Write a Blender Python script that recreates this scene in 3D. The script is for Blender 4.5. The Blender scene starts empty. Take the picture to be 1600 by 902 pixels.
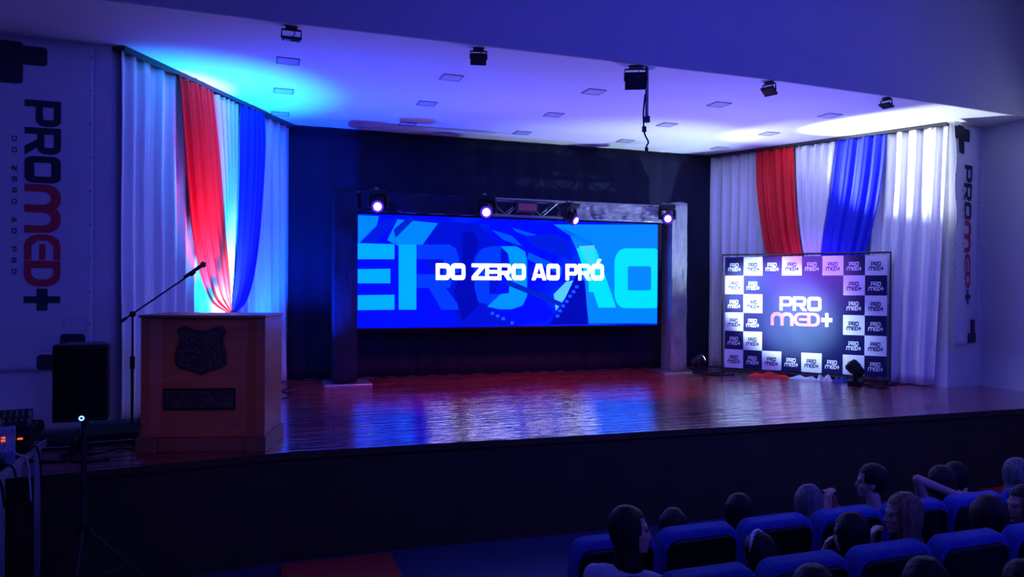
import bpy, bmesh, math, random
from mathutils import Vector, Matrix, Euler, noise as mnoise
random.seed(7)
sc = bpy.context.scene
COL = sc.collection
PI = math.pi
R = math.radians

# ------------------------------------------------------------------ camera
H = 1.42                      # eye height above the stage boards (z = 0)
YAW, PITCH, ROLL, FPX = R(19.088), R(-0.12), R(0.344), 1161.5
cf = Vector((math.sin(YAW)*math.cos(PITCH), math.cos(YAW)*math.cos(PITCH), math.sin(PITCH)))
cr0 = Vector((math.cos(YAW), -math.sin(YAW), 0)); cu0 = cr0.cross(cf)
cr = cr0*math.cos(ROLL) + cu0*math.sin(ROLL); cu = -cr0*math.sin(ROLL) + cu0*math.cos(ROLL)
cam = bpy.data.objects.new('camera', bpy.data.cameras.new('camera'))
cam.data.sensor_width = 36; cam.data.lens = FPX/1600*36
cam.data.clip_end = 100
m = Matrix((cr, cu, -cf)).transposed().to_4x4(); m.translation = Vector((0, 0, H))
cam.matrix_world = m
COL.objects.link(cam); sc.camera = cam

def ray(u, v): return cf + cr*((u-800)/FPX) - cu*((v-451)/FPX)
def on_y(u, v, y):            # a point of the photograph on an upright plane y = const
    r = ray(u, v); return Vector((0, 0, H)) + r*(y/r.y)
def on_z(u, v, z):
    r = ray(u, v); return Vector((0, 0, H)) + r*((z-H)/r.z)

# ------------------------------------------------------------------ light
sc.view_settings.view_transform = 'Standard'; sc.view_settings.look = 'None'
sc.view_settings.gamma = 1; sc.view_settings.use_curve_mapping = False
sc.view_settings.exposure = 0.0
w = bpy.data.worlds.new('dim_hall'); sc.world = w; w.use_nodes = True
w.node_tree.nodes['Background'].inputs[0].default_value = (0.060, 0.058, 0.80, 1)
w.node_tree.nodes['Background'].inputs[1].default_value = 0.62

def spot(name, loc, target, col, power, angle, blend=1.0, size=0.05):
    l = bpy.data.lights.new(name, 'SPOT'); l.color = col; l.energy = power
    l.spot_size = R(angle); l.spot_blend = blend; l.shadow_soft_size = size
    o = bpy.data.objects.new(name, l); COL.objects.link(o); o.location = loc
    d = Vector(target) - Vector(loc)
    o.rotation_euler = d.to_track_quat('-Z', 'Y').to_euler()
    return o
# par cans behind the lectern, wash the left curtain and the ceiling, plus an added rose spot
spot('par_light_cyan', (-0.27, 9.60, 0.32), (-0.50, 9.84, 3.8), (0.0, 0.32, 1.0), 2500, 56, 1.0, 0.06)
spot('par_light_blue', (0.45, 10.5, 0.25), (0.95, 10.7, 3.8), (0.0, 0.04, 1.0), 1700, 105, 1.0, 0.06)
spot('par_light_white', (-0.12, 9.42, 0.45), (-0.38, 10.10, 1.55), (0.60, 0.85, 1.0), 560, 34, 1.0, 0.05)
spot('added_drape_rose', (-0.12, 9.22, 0.40), (-0.70, 9.60, 2.75), (1.0, 0.02, 0.24), 600, 27, .9, 0.05)  # added narrow spot that brightens only the red drape
# truss heads: right curtain and backdrop beams, with added spots among them
spot('truss_beam_right', (6.42, 10.42, 2.62), (10.50, 6.95, 4.05), (0.70, 0.80, 1.0), 2600, 40, 0.6, 0.03)
spot('added_ceiling_glow_right', (6.42, 10.42, 2.70), (10.1, 8.0, 5.6), (0.46, 0.56, 1.0), 320, 62, 1.0, 0.05)  # added second spot at the same head, spreads a soft glow over the ceiling
spot('truss_beam_backdrop', (4.6, 10.35, 2.48), (7.95, 9.95, 1.12), (0.42, 0.60, 1.0), 4200, 26, 0.8, 0.05)
spot('added_glare_violet', (0.46, 5.06, 1.95), (8.3, 9.6, 1.60), (0.28, 0.10, 1.0), 4200, 11, 1.0, 0.20)  # added, no fixture: makes the violet glare on the backdrop vinyl
spot('added_glare_cool', (0.46, 5.06, 0.55), (8.2, 9.66, .90), (0.32, 0.66, 1.0), 2800, 9, 1.0, 0.10)  # added, no fixture: makes the cool streak on the backdrop vinyl
# floor heads, then an added ceiling wash
spot('floor_beam_back', (8.30, 8.82, 0.34), (5.50, 11.6, 4.3), (0.50, 0.72, 1.0), 950, 54, 0.8, 0.04)
spot('floor_beam_left', (6.86, 10.38, 0.30), (7.75, 9.95, 0.75), (0.85, 0.90, 1.0), 45, 70, 1.0, 0.04)
spot('added_ceiling_wash', (7.3, 9.7, 0.45), (5.6, 8.9, 3.8), (0.16, 0.14, 1.0), 900, 110, 1.0, 0.1)  # added to lift the ceiling to lavender, no head stands here
# added washes without fixtures: rose behind the bulkhead, others from the hall
spot('added_floor_rose', (2.6, 7.45, 3.62), (2.7, 10.1, 0.0), (1.0, 0.09, 0.24), 330, 66, .9, 0.15)  # added to redden the boards, the flood lights here are unlit
spot('added_floor_rose', (5.3, 7.45, 3.62), (5.0, 10.0, 0.0), (1.0, 0.09, 0.24), 380, 58, .9, 0.15)  # second added rose wash for the boards
spot('added_blue_fill', (6.0, -1.5, 4.6), (4.4, 9.2, 2.0), (0.04, 0.05, 1.0), 1500, 80, 1.0, 0.5)  # added unseen fill that turns curtains and back cloth bluer
spot('added_lectern_fill', (-0.5, 0.5, 3.2), (-0.40, 6.9, 0.50), (1.0, 0.40, 0.30), 80, 14, 1.0, 0.1)  # added unseen spot, gives the lectern wood some red

# ------------------------------------------------------------------ materials
MATS = {}
def mat(name, col, rough=0.6, metal=0.0, spec=0.5, emit=None, es=0.0, coat=0.0, sheen=0.0):
    if name in MATS: return MATS[name]
    k = bpy.data.materials.new(name); k.use_nodes = True
    b = k.node_tree.nodes['Principled BSDF']
    b.inputs['Base Color'].default_value = (*col, 1); b.inputs['Roughness'].default_value = rough
    b.inputs['Metallic'].default_value = metal; b.inputs['Specular IOR Level'].default_value = spec
    b.inputs['Coat Weight'].default_value = coat; b.inputs['Sheen Weight'].default_value = sheen
    if emit: b.inputs['Emission Color'].default_value = (*emit, 1); b.inputs['Emission Strength'].default_value = es
    MATS[name] = k; return k
def noisy(name, c1, c2, scale=(4, 4, 4), rough=0.7, bump=0.0, bscale=None, spec=0.4, detail=4, metal=0, coat=0):
    k = mat(name, c1, rough, metal, spec, coat=coat); nt = k.node_tree; n = nt.nodes; b = n['Principled BSDF']
    tc = n.new('ShaderNodeTexCoord'); mp = n.new('ShaderNodeMapping'); mp.inputs['Scale'].default_value = scale
    nz = n.new('ShaderNodeTexNoise'); nz.inputs['Detail'].default_value = detail; nz.inputs['Scale'].default_value = 1
    rp = n.new('ShaderNodeValToRGB'); rp.color_ramp.elements[0].color = (*c1, 1); rp.color_ramp.elements[1].color = (*c2, 1)
    rp.color_ramp.elements[0].position = .3; rp.color_ramp.elements[1].position = .7
    L = nt.links.new
    L(tc.outputs['Object'], mp.inputs[0]); L(mp.outputs[0], nz.inputs['Vector']); L(nz.outputs['Fac'], rp.inputs[0]); L(rp.outputs[0], b.inputs['Base Color'])
    if bump:
        bp = n.new('ShaderNodeBump'); bp.inputs['Strength'].default_value = bump; bp.inputs['Distance'].default_value = .02
        m2 = n.new('ShaderNodeMapping'); m2.inputs['Scale'].default_value = bscale or scale
        n2 = n.new('ShaderNodeTexNoise'); n2.inputs['Detail'].default_value = 5; n2.inputs['Scale'].default_value = 1
        L(tc.outputs['Object'], m2.inputs[0]); L(m2.outputs[0], n2.inputs['Vector']); L(n2.outputs['Fac'], bp.inputs['Height']); L(bp.outputs[0], b.inputs['Normal'])
    return k

def plank_mat():
    k = mat('varnished_planks', (.2, .05, .03), .22, spec=1.0, coat=1.0); nt = k.node_tree; n = nt.nodes; L = nt.links.new; b = n['Principled BSDF']
    tc = n.new('ShaderNodeTexCoord')
    br = n.new('ShaderNodeTexBrick'); br.inputs['Scale'].default_value = 1; br.inputs['Brick Width'].default_value = 1.9
    br.inputs['Row Height'].default_value = .10; br.inputs['Mortar Size'].default_value = .003; br.offset = .37
    br.inputs['Color1'].default_value = (.42, .055, .05, 1); br.inputs['Color2'].default_value = (.24, .028, .03, 1); br.inputs['Mortar'].default_value = (.02, .006, .004, 1)
    L(tc.outputs['Object'], br.inputs['Vector'])
    mp = n.new('ShaderNodeMapping'); mp.inputs['Scale'].default_value = (1.2, 26, 1); L(tc.outputs['Object'], mp.inputs[0])
    nz = n.new('ShaderNodeTexNoise'); nz.inputs['Scale'].default_value = 1; nz.inputs['Detail'].default_value = 6; L(mp.outputs[0], nz.inputs['Vector'])
    mx = n.new('ShaderNodeMix'); mx.data_type = 'RGBA'; mx.blend_type = 'MULTIPLY'; mx.inputs[0].default_value = .7
    rp = n.new('ShaderNodeValToRGB'); rp.color_ramp.elements[0].color = (.45, .4, .4, 1); rp.color_ramp.elements[1].color = (1.5, 1.4, 1.3, 1)
    rp.color_ramp.elements[0].position = .32; rp.color_ramp.elements[1].position = .7
    L(nz.outputs['Fac'], rp.inputs[0]); L(br.outputs['Color'], mx.inputs[6]); L(rp.outputs[0], mx.inputs[7]); L(mx.outputs[2], b.inputs['Base Color'])
    m2 = n.new('ShaderNodeMapping'); m2.inputs['Scale'].default_value = (.5, 17, 1); L(tc.outputs['Object'], m2.inputs[0])
    n2 = n.new('ShaderNodeTexNoise'); n2.inputs['Scale'].default_value = 1; n2.inputs['Detail'].default_value = 4; L(m2.outputs[0], n2.inputs['Vector'])
    ad = n.new('ShaderNodeMath'); ad.operation = 'MULTIPLY_ADD'; ad.inputs[1].default_value = -.35; L(br.outputs['Fac'], ad.inputs[0]); L(n2.outputs['Fac'], ad.inputs[2])
    bp = n.new('ShaderNodeBump'); bp.inputs['Strength'].default_value = 1.0; bp.inputs['Distance'].default_value = .022
    b.inputs['Coat Roughness'].default_value = .09; b.inputs['Coat IOR'].default_value = 1.6
    L(bp.outputs[0], b.inputs['Coat Normal'])
    L(ad.outputs[0], bp.inputs['Height']); L(bp.outputs[0], b.inputs['Normal'])
    r2 = n.new('ShaderNodeMapRange'); r2.inputs[3].default_value = .07; r2.inputs[4].default_value = .16; L(nz.outputs['Fac'], r2.inputs[0]); L(r2.outputs[0], b.inputs['Roughness'])
    return k

def screen_mat():
    # what the LED wall shows behind its lettering: a blue street picture, darker on the left
    k = mat('led_picture', (0, 0, 0), .5, spec=.05); nt = k.node_tree; n = nt.nodes; L = nt.links.new; b = n['Principled BSDF']
    tc = n.new('ShaderNodeTexCoord'); mp = n.new('ShaderNodeMapping'); mp.inputs['Scale'].default_value = (.8, 1, 1.5); mp.inputs['Rotation'].default_value = (0, .7, 0)
    L(tc.outputs['Object'], mp.inputs[0])
    nz = n.new('ShaderNodeTexNoise'); nz.inputs['Scale'].default_value = 1.1; nz.inputs['Detail'].default_value = 3; L(mp.outputs[0], nz.inputs['Vector'])
    sx = n.new('ShaderNodeSeparateXYZ'); L(tc.outputs['Object'], sx.inputs[0])
    a = n.new('ShaderNodeMath'); a.operation = 'MULTIPLY_ADD'; a.inputs[1].default_value = .10; a.inputs[2].default_value = -.16; L(sx.outputs[0], a.inputs[0])
    s = n.new('ShaderNodeMath'); L(a.outputs[0], s.inputs[0]); L(nz.outputs['Fac'], s.inputs[1])
    rp = n.new('ShaderNodeValToRGB'); e = rp.color_ramp.elements
    e[0].position = .36; e[0].color = (0, .004, 2.4, 1); e[1].position = .95; e[1].color = (.0, .30, 5.0, 1)
    x = e.new(.52); x.color = (0, .03, 4.4, 1); x = e.new(.68); x.color = (0, .12, 5, 1)
    L(s.outputs[0], rp.inputs[0]); L(rp.outputs[0], b.inputs['Emission Color']); b.inputs['Emission Strength'].default_value = 1.0
    return k
def glow(name, col, s=1.0):
    if name.startswith('led_') and name != 'led_white' and col[1] > .02: col = (col[0], col[1], col[2]*5.5)      # an LED wall outshines the camera in blue
    return mat(name, (0, 0, 0), .5, spec=.05, emit=col, es=s)

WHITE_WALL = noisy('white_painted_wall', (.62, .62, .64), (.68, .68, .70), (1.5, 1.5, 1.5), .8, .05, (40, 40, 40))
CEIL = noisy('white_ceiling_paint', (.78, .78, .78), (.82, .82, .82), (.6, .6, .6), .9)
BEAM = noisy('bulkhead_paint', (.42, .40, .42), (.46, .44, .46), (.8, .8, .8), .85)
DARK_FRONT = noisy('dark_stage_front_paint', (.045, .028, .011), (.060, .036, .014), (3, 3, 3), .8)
CARPET = noisy('dark_blue_carpet', (.03, .04, .12), (.05, .06, .16), (60, 60, 60), .95)
RED_CARPET = noisy('red_carpet', (.42, .03, .03), (.58, .05, .04), (80, 80, 80), .95, .3)
PLANKS = plank_mat()
WCLOTH = noisy('white_curtain_cloth', (.74, .74, .76), (.80, .80, .82), (3, 3, 1), .75, .15, (60, 60, 8))
RCLOTH = noisy('red_satin', (.82, .006, .012), (.88, .010, .018), (3, 3, 1), .65, .1, (40, 40, 4))
BCLOTH = noisy('blue_satin', (.004, .012, .55), (.008, .020, .62), (3, 3, 1), .6, .1, (40, 40, 4))
KCLOTH = noisy('black_stage_cloth', (.013, .013, .034), (.018, .018, .042), (2, 2, 1), .95, .2, (30, 30, 4), spec=.1)
GCLOTH = noisy('charcoal_wrinkled_cloth', (.16, .16, .17), (.22, .22, .24), (5, 5, 5), .6, .5, (9, 9, 9))
BLACK = mat('black_plastic', (.008, .008, .009), .5, spec=.25)
MATTE = mat('matte_black_metal', (.02, .02, .022), .5)
GRILLE = noisy('speaker_grille', (.004, .004, .005), (.010, .010, .012), (220, 220, 220), .8, spec=.08)
STEEL = mat('brushed_steel', (.55, .55, .58), .35, .9)
GREY = mat('grey_metal', (.22, .22, .24), .4, .7)
WOOD = noisy('lectern_wood', (.32, .085, .035), (.44, .13, .055), (1.2, 1.2, 14), .45, .08, (3, 3, 60), coat=.15)
WOOD_DARK = noisy('lectern_base_wood', (.20, .07, .035), (.28, .10, .05), (1.2, 1.2, 14), .5)
BRONZE = noisy('dark_bronze', (.035, .03, .035), (.07, .06, .06), (18, 18, 18), .45, .6, (30, 30, 30), metal=.5)
SEATBLUE = noisy('blue_seat_fabric', (.03, .06, .34), (.04, .075, .42), (30, 30, 30), .85, .1, (150, 150, 150))
SEATSHELL = mat('black_seat_shell', (.006, .006, .008), .28)
VINYL_W = mat('white_vinyl', (.85, .85, .88), .32)
VINYL_K = mat('navy_vinyl', (.006, .006, .07), .40)
VINYL_R = mat('red_print', (.80, .04, .05), .4)
BANNER = noisy('white_banner_vinyl', (.60, .60, .64), (.66, .66, .70), (2, 2, 2), .5, .1, (6, 6, 6))
INK = mat('black_print', (.015, .015, .03), .5)
INK_R = mat('red_banner_print', (.62, .03, .05), .5)
INK_G = mat('grey_print_line', (.38, .38, .46), .5)

# ------------------------------------------------------------------ building helpers
class MB:
    """collects shapes; build() links them as ONE mesh object"""
    def __init__(s): s.v = []; s.f = []; s.m = []
    def add(s, vs, fs, mi=0):
        b = len(s.v); s.v += [tuple(x) for x in vs]; s.f += [tuple(b+i for i in f) for f in fs]; s.m += [mi]*len(fs); return s
    def box(s, c, d, rot=None, mi=0):
        x, y, z = d[0]/2, d[1]/2, d[2]/2
        vs = [Vector((i*x, j*y, k*z)) for k in (-1, 1) for j in (-1, 1) for i in (-1, 1)]
        if rot is not None: vs = [rot @ v for v in vs]
        c = Vector(c)
        return s.add([v+c for v in vs], [(0, 2, 3, 1), (4, 5, 7, 6), (0, 1, 5, 4), (2, 6, 7, 3), (0, 4, 6, 2), (1, 3, 7, 5)], mi)
    def span(s, a, b, mi=0):
        return s.box([(a[i]+b[i])/2 for i in range(3)], [abs(b[i]-a[i]) for i in range(3)], None, mi)
    def tube(s, pts, r, n=10, mi=0, closed=False):
        pts = [Vector(p) for p in pts]; k = len(pts); rr = r if isinstance(r, (list, tuple)) else [r]*k
        vs = []; up = None
        for i, p in enumerate(pts):
            if closed: t = pts[(i+1) % k]-pts[i-1]
            else: t = pts[min(i+1, k-1)]-pts[max(i-1, 0)]
            t.normalize()
            if up is None: up = Vector((0, 0, 1)) if abs(t.z) < .9 else Vector((1, 0, 0))
            a = t.cross(up)
            if a.length < 1e-4: a = t.cross(Vector((0, 1, 0)))
            a.normalize(); bb = a.cross(t).normalized(); up = bb
            for j in range(n):
                an = 2*PI*j/n; vs.append(p + (a*math.cos(an)+bb*math.sin(an))*rr[i])
        fs = []
        for i in range(k if closed else k-1):
            for j in range(n):
                a0 = i*n+j; a1 = i*n+(j+1) % n; b0 = ((i+1) % k)*n+j; b1 = ((i+1) % k)*n+(j+1) % n
                fs.append((a0, a1, b1, b0))
        if not closed: fs += [tuple(range(n))[::-1], tuple((k-1)*n+j for j in range(n))]
        return s.add(vs, fs, mi)
    def ellipsoid(s, c, r, rot=None, nu=14, nv=9, mi=0):
        vs = []; fs = []; c = Vector(c)
        for i in range(1, nv):
            t = PI*i/nv
            for j in range(nu):
                p = 2*PI*j/nu; q = Vector((r[0]*math.sin(t)*math.cos(p), r[1]*math.sin(t)*math.sin(p), r[2]*math.cos(t)))
                vs.append(c+(rot @ q if rot is not None else q))
        top = Vector((0, 0, r[2])); bot = -top
        if rot is not None: top = rot @ top; bot = rot @ bot
        vs += [c+top, c+bot]; T = len(vs)-2; B = T+1
        for i in range(nv-2):
            for j in range(nu):
                a = i*nu+j; b = i*nu+(j+1) % nu; fs.append((a, a+nu, b+nu, b))
        for j in range(nu):
            fs.append((T, j, (j+1) % nu)); fs.append((B, (nv-2)*nu+(j+1) % nu, (nv-2)*nu+j))
        return s.add(vs, fs, mi)
    def capsule(s, p0, p1, r0, r1=None, n=10):
        p0 = Vector(p0); p1 = Vector(p1); r1 = r0 if r1 is None else r1; t = p1-p0
        if t.length < 1e-6: return s.ellipsoid(p0, (r0,)*3)
        t.normalize(); pts = []; rr = []
        for a in (88, 60, 30): pts.append(p0-t*r0*math.sin(R(a))); rr.append(max(r0*math.cos(R(a)), 1e-4))
        pts += [p0, p1]; rr += [r0, r1]
        for a in (30, 60, 88): pts.append(p1+t*r1*math.sin(R(a))); rr.append(max(r1*math.cos(R(a)), 1e-4))
        return s.tube(pts, rr, n)
    def prism(s, poly, depth, fn, mi=0):      # poly 2d, fn(x, y, d) -> 3d
        n = len(poly); vs = [fn(x, y, 0) for x, y in poly]+[fn(x, y, depth) for x, y in poly]
        return s.add(vs, [tuple(range(n)), tuple(range(2*n-1, n-1, -1))]+[(i, i+n, (i+1) % n+n, (i+1) % n) for i in range(n)], mi)
    def grid(s, nu, nv, fn, mi=0):
        vs = [fn(i/nu, j/nv) for j in range(nv+1) for i in range(nu+1)]
        return s.add(vs, [(j*(nu+1)+i, j*(nu+1)+i+1, (j+1)*(nu+1)+i+1, (j+1)*(nu+1)+i) for j in range(nv) for i in range(nu)], mi)
    def flat(s, faces, fn, mi=0):             # list of 2d polygons
        for p in faces: s.add([fn(x, y) for x, y in p], [tuple(range(len(p)))], mi)
        return s
    def build(s, name, mats, parent=None, bevel=0, smooth=False, solid=0, seg=2, label=None, fix=True, flipup=False):
        me = bpy.data.meshes.new(name); me.from_pydata(s.v, [], s.f)
        for k in (mats if isinstance(mats, (list, tuple)) else [mats]): me.materials.append(k)
        me.polygons.foreach_set('material_index', s.m)
        if fix:
            bm = bmesh.new(); bm.from_mesh(me); bmesh.ops.recalc_face_normals(bm, faces=bm.faces); bm.to_mesh(me); bm.free()
        me.update()
        o = bpy.data.objects.new(name, me); COL.objects.link(o)
        if smooth:
            me.polygons.foreach_set('use_smooth', [True]*len(me.polygons))
        if bevel:
            b = o.modifiers.new('bevel', 'BEVEL'); b.width = bevel; b.segments = seg; b.limit_method = 'ANGLE'; b.angle_limit = R(35)
        if solid:
            q = o.modifiers.new('solid', 'SOLIDIFY'); q.thickness = solid; q.offset = 0
        if parent is not None: o.parent = parent
        if label: o['label'] = label
        return o

def tag(o, label, cat, group=None, kind=None):
    if label: o['label'] = label
    if cat: o['category'] = cat
    if group: o['group'] = group
    if kind: o['kind'] = kind
    return o
def thing(name, label, cat, loc=(0, 0, 0), rz=0.0, group=None):
    o = bpy.data.objects.new(name, None); COL.objects.link(o); o.empty_display_size = .1
    o.location = loc; o.rotation_euler = (0, 0, rz); return tag(o, label, cat, group)
def structure(o): o['kind'] = 'structure'; return o
def kids(o): return [c for c in COL.objects if c.parent == o]
def dup(o, loc, rz, label, group=None):
    r = o.copy(); COL.objects.link(r); r.location = loc; r.rotation_euler = (0, 0, rz); r['label'] = label
    if group: r['group'] = group
    for c in list(kids(o)):
        d = c.copy(); COL.objects.link(d); d.parent = r
        for g in list(kids(c)):
            h = g.copy(); COL.objects.link(h); h.parent = d
    return r

# ------------------------------------------------------------------ measures of the place
ZC = 3.823                                    # stage ceiling
FL = -0.95                                    # hall floor
W1, B0 = Vector((-1.376, 8.413)), Vector((.42, 11.64))    # left curtain line
W2, B1 = Vector((9.48, 8.10)), Vector((7.85, 11.64))      # right curtain line
CORNER = Vector((10.20, 8.16))
dL = (B0-W1).normalized(); nL = Vector((dL.y, -dL.x))
dR = (B1-W2).normalized(); nR = Vector((-dR.y, dR.x))
LL, LR = (B0-W1).length, (B1-W2).length

def wall_seg(name, p, q, n_out, z0, z1, m, th=.15):
    o = MB(); p = Vector(p); q = Vector(q); n = Vector(n_out)*th
    o.prism([(0, 0), (1, 0), (1, 1), (0, 1)], 1, lambda x, y, d: Vector((*(p.lerp(q, x)+n*(d)), z0+(z1-z0)*y)))
    return structure(o.build(name, m))
# stage block: boards, dark front, hall floor with its low tiers
front = [(-5.0, 6.20), (-1.5, 6.33), (-.9, 6.44), (.25, 6.60), (1.2, 6.58), (3.6, 6.49), (5.1, 6.45), (8.5, 6.40), (10.2, 6.39)]
o = MB(); poly = front+[(10.2, 8.16), (9.48, 8.10), (7.85, 11.64), (.42, 11.64), (-1.376, 8.413), (-5, 8.413)]
o.add([(x, y, 0) for x, y in poly], [tuple(range(len(poly)))], 0)
o.prism(poly, -.06, lambda x, y, d: Vector((x, y, d-.0005)), 1)  # board edge takes the dark front colour in place of its shadow
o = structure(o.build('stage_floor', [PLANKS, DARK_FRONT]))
o = MB(); q = [(x, y+.05) for x, y in front]+[(10.2, 6.9), (-5, 6.9)]
o.prism(q, 1, lambda x, y, d: Vector((x, y, -.06-d*(abs(FL)-.06))))
structure(o.build('wall_stage_front', DARK_FRONT))
o = MB(); o.span((-5, 3.42, FL-.1), (10.2, 6.9, FL)); structure(o.build('floor', CARPET))
o = MB(); o.span((-5, 2.62, FL-.1), (10.2, 3.42, FL+.07)); structure(o.build('floor_tier', CARPET))
o = MB(); o.span((-5, -1.5, FL-.1), (10.2, 2.62, FL+.14)); structure(o.build('floor_tier', CARPET))
wall_seg('wall_left', (-5, 8.413), (-1.376, 8.413), (0, 1), 0, ZC, WHITE_WALL)
wall_seg('wall_left_stage', W1, B0, -nL, 0, ZC, WHITE_WALL)
wall_seg('wall_back', (.3, 11.66), (8.0, 11.66), (0, 1), 0, ZC, WHITE_WALL)
wall_seg('wall_right_stage', B1, W2, -nR, 0, ZC, WHITE_WALL)
wall_seg('wall_right_return', W2, CORNER, (0, 1), 0, ZC, WHITE_WALL)
wall_seg('wall_right', CORNER, (10.2, -1.5), (1, 0), FL, 5.7, WHITE_WALL)
wall_seg('wall_hall_left', (-5, -1.5), (-5, 8.41), (-1, 0), FL, 5.7, WHITE_WALL)
bl = [(-5.2, 6.99), (-1.07, 7.02), (0, 7.05), (2.4, 7.065), (5.5, 7.075), (7.5, 7.18), (10.35, 7.42)]
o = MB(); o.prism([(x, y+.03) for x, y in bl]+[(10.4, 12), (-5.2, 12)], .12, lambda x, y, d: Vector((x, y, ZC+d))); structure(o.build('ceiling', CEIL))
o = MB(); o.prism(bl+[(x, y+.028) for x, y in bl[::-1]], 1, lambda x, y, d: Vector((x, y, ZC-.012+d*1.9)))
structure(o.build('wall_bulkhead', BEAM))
o = MB(); o.span((-5.2, -1.5, 5.7), (10.4, 7.6, 5.82)); structure(o.build('ceiling_hall', CEIL))
# skirting of the right return and side wall
o = MB(); o.prism([(0, 0), (1, 0), (1, 1), (0, 1)], 1, lambda x, y, d: Vector((10.19-.015*d, 8.12-1.7*x, .0+.07*y)))
structure(o.build('baseboard_right', WHITE_WALL))

# ------------------------------------------------------------------ curtains
def pl(s, k=0.0):      # irregular pleat profile
    a = math.sin(s*31+1.3*math.sin(s*5.1+k)+k); b = math.sin(s*67+2*math.sin(s*3.7)+k*2)
    return .046*(abs(a)**.7*(1 if a > 0 else -1))+.008*b
def wall_pt(P, d, n, s, off, z): q = P+d*s+n*off; return Vector((q.x, q.y, z))
def curtain(name, label, P, d, n, s0, s1, z0, z1, k, m, nu=420, taper=None):
    o = MB()
    def fn(u, v):
        z = z1+(z0-z1)*v; a = s0
        if taper: a = s0+taper(v)
        s = a+(s1-a)*u
        return wall_pt(P, d, n, s, .07+pl(s0+(s1-s0)*u, k)*(.55+.45*v)+.006*math.sin(9*v+s*3), z)
    o.grid(nu, 24, fn)
    return tag(o.build(name, m, smooth=True, solid=.004), label, 'curtain')
curtain('stage_curtain', 'long white pleated curtain along the left side wall of the stage', W1, dL, nL, .02, LL-.05, .015, ZC-.03, .0, WCLOTH)
curtain('stage_curtain', 'long white pleated curtain along the right side wall of the stage', W2, dR, nR, .0, LR-.05, .015, ZC-.03, 2.1, WCLOTH, taper=lambda v: .16*v)
o = MB(); o.grid(360, 20, lambda u, v: Vector((.47+7.33*u, 11.56+.5*pl(u*7.3*.55, 1.0)*(.3+.7*v), ZC-.02-(ZC-.03)*v)))
tag(o.build('black_back_curtain', KCLOTH, smooth=True, solid=.004), 'wide black curtain covering the whole back wall of the stage', 'curtain')
for P, d, n, ln, side in ((W1, dL, nL, LL, 'left'), (W2, dR, nR, LR, 'right')):
    o = MB(); o.prism([(0, 0), (ln-.02, 0), (ln-.02, .14), (0, .14)], .045, lambda x, y, dd: wall_pt(P, d, n, x, .01+y, ZC-.045+dd))
    tag(o.build('curtain_rail', MATTE), 'dark curtain rail fixed under the ceiling above the white curtain at stage %s' % side, 'curtain rail')

def lerp_prof(pr, z):   # pr: list of (s, z) with z decreasing
    if z >= pr[0][1]: return pr[0][0]
    for (s0, z0), (s1, z1) in zip(pr, pr[1:]):
        if z >= z1:
            t = (z0-z)/(z0-z1) if z0 != z1 else 0; return s0+(s1-s0)*t
    return pr[-1][0]
def smooth_curve(pts, t):    # Catmull-Rom through pts, t 0..1
    n = len(pts)-1; x = t*n; i = min(int(x), n-1); f = x-i
    p = [Vector(pts[max(0, min(n, i+k))]) for k in (-1, 0, 1, 2)]
    return .5*((2*p[1])+(-p[0]+p[2])*f+(2*p[0]-5*p[1]+4*p[2]-p[3])*f*f+(-p[0]+3*p[1]-3*p[2]+p[3])*f**3)
def drape(name, label, P, d, n, A, Bc, m, folds, off=.13, k=0, tail=True):
    """cloth hung between edge curves A and Bc (points s,z from the rail down to the tie)"""
    o = MB()
    def fn(u, v):
        a = smooth_curve(A, v); b = smooth_curve(Bc, v); q = a.lerp(b, u)
        w = (b-a).length; amp = min(.045, .012+.05*w/1.0)
        f = math.sin(u*PI*2*folds+k+1.2*math.sin(u*7+k)); g = math.sin(u*PI*2*folds*2.3+k*2+v*1.5)
        edge = math.sin(PI*min(max(u, 0), 1))**.3
        q2 = q.x, q.y-(.015*f*(w) if v > .6 else 0)
        return wall_pt(P, d, n, q2[0], off+amp*(.75*f+.25*g)*edge+.03*math.sin(PI*v), q2[1])
    o.grid(folds*14, 48, fn)
    root = o.build(name, m, smooth=True, solid=.004)
    tag(root, label, 'drape')
    if tail:
        t = MB(); e = (Vector(A[-1])+Vector(Bc[-1]))/2
        t.grid(24, 14, lambda u, v: wall_pt(P, d, n, e.x+(u-.5)*(.05+.30*v)+k*.03, off+.02*math.sin(u*22+k)*(1-.3*v), e.y-.02-.62*v))
        t.build('tail', m, root, smooth=True, solid=.003)
    return root
# left trio (s along wall, z)
drape('red_drape', 'red cloth drape swept down to a knot on the left white curtain', W1, dL, nL,
      [(.89, 3.77), (.96, 3.11), (1.09, 2.15), (1.27, 1.58), (1.52, 1.22), (1.93, 1.07)],
      [(1.56, 3.77), (1.70, 2.90), (1.80, 2.10), (1.90, 1.60), (1.95, 1.35), (2.00, 1.12)], RCLOTH, 5, .14, .3)
drape('blue_drape', 'blue cloth drape swept down to a knot on the left white curtain', W1, dL, nL,
      [(2.19, 3.77), (2.15, 2.93), (2.10, 2.20), (2.06, 1.66), (2.03, 1.35), (2.01, 1.13)],
      [(2.80, 3.77), (2.81, 3.30), (2.68, 2.29), (2.52, 1.60), (2.33, 1.22), (2.10, 1.08)], BCLOTH, 5, .14, 1.1)
drape('white_drape', 'narrow white cloth drape between the red and blue ones at stage left wall', W1, dL, nL,
      [(1.58, 3.76), (1.71, 2.90), (1.81, 2.10), (1.90, 1.60), (1.95, 1.35), (1.98, 1.13)],
      [(2.17, 3.76), (2.14, 2.93), (2.09, 2.20), (2.05, 1.66), (2.03, 1.35), (2.02, 1.13)], WCLOTH, 5, .115, 2.2, False)
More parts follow.
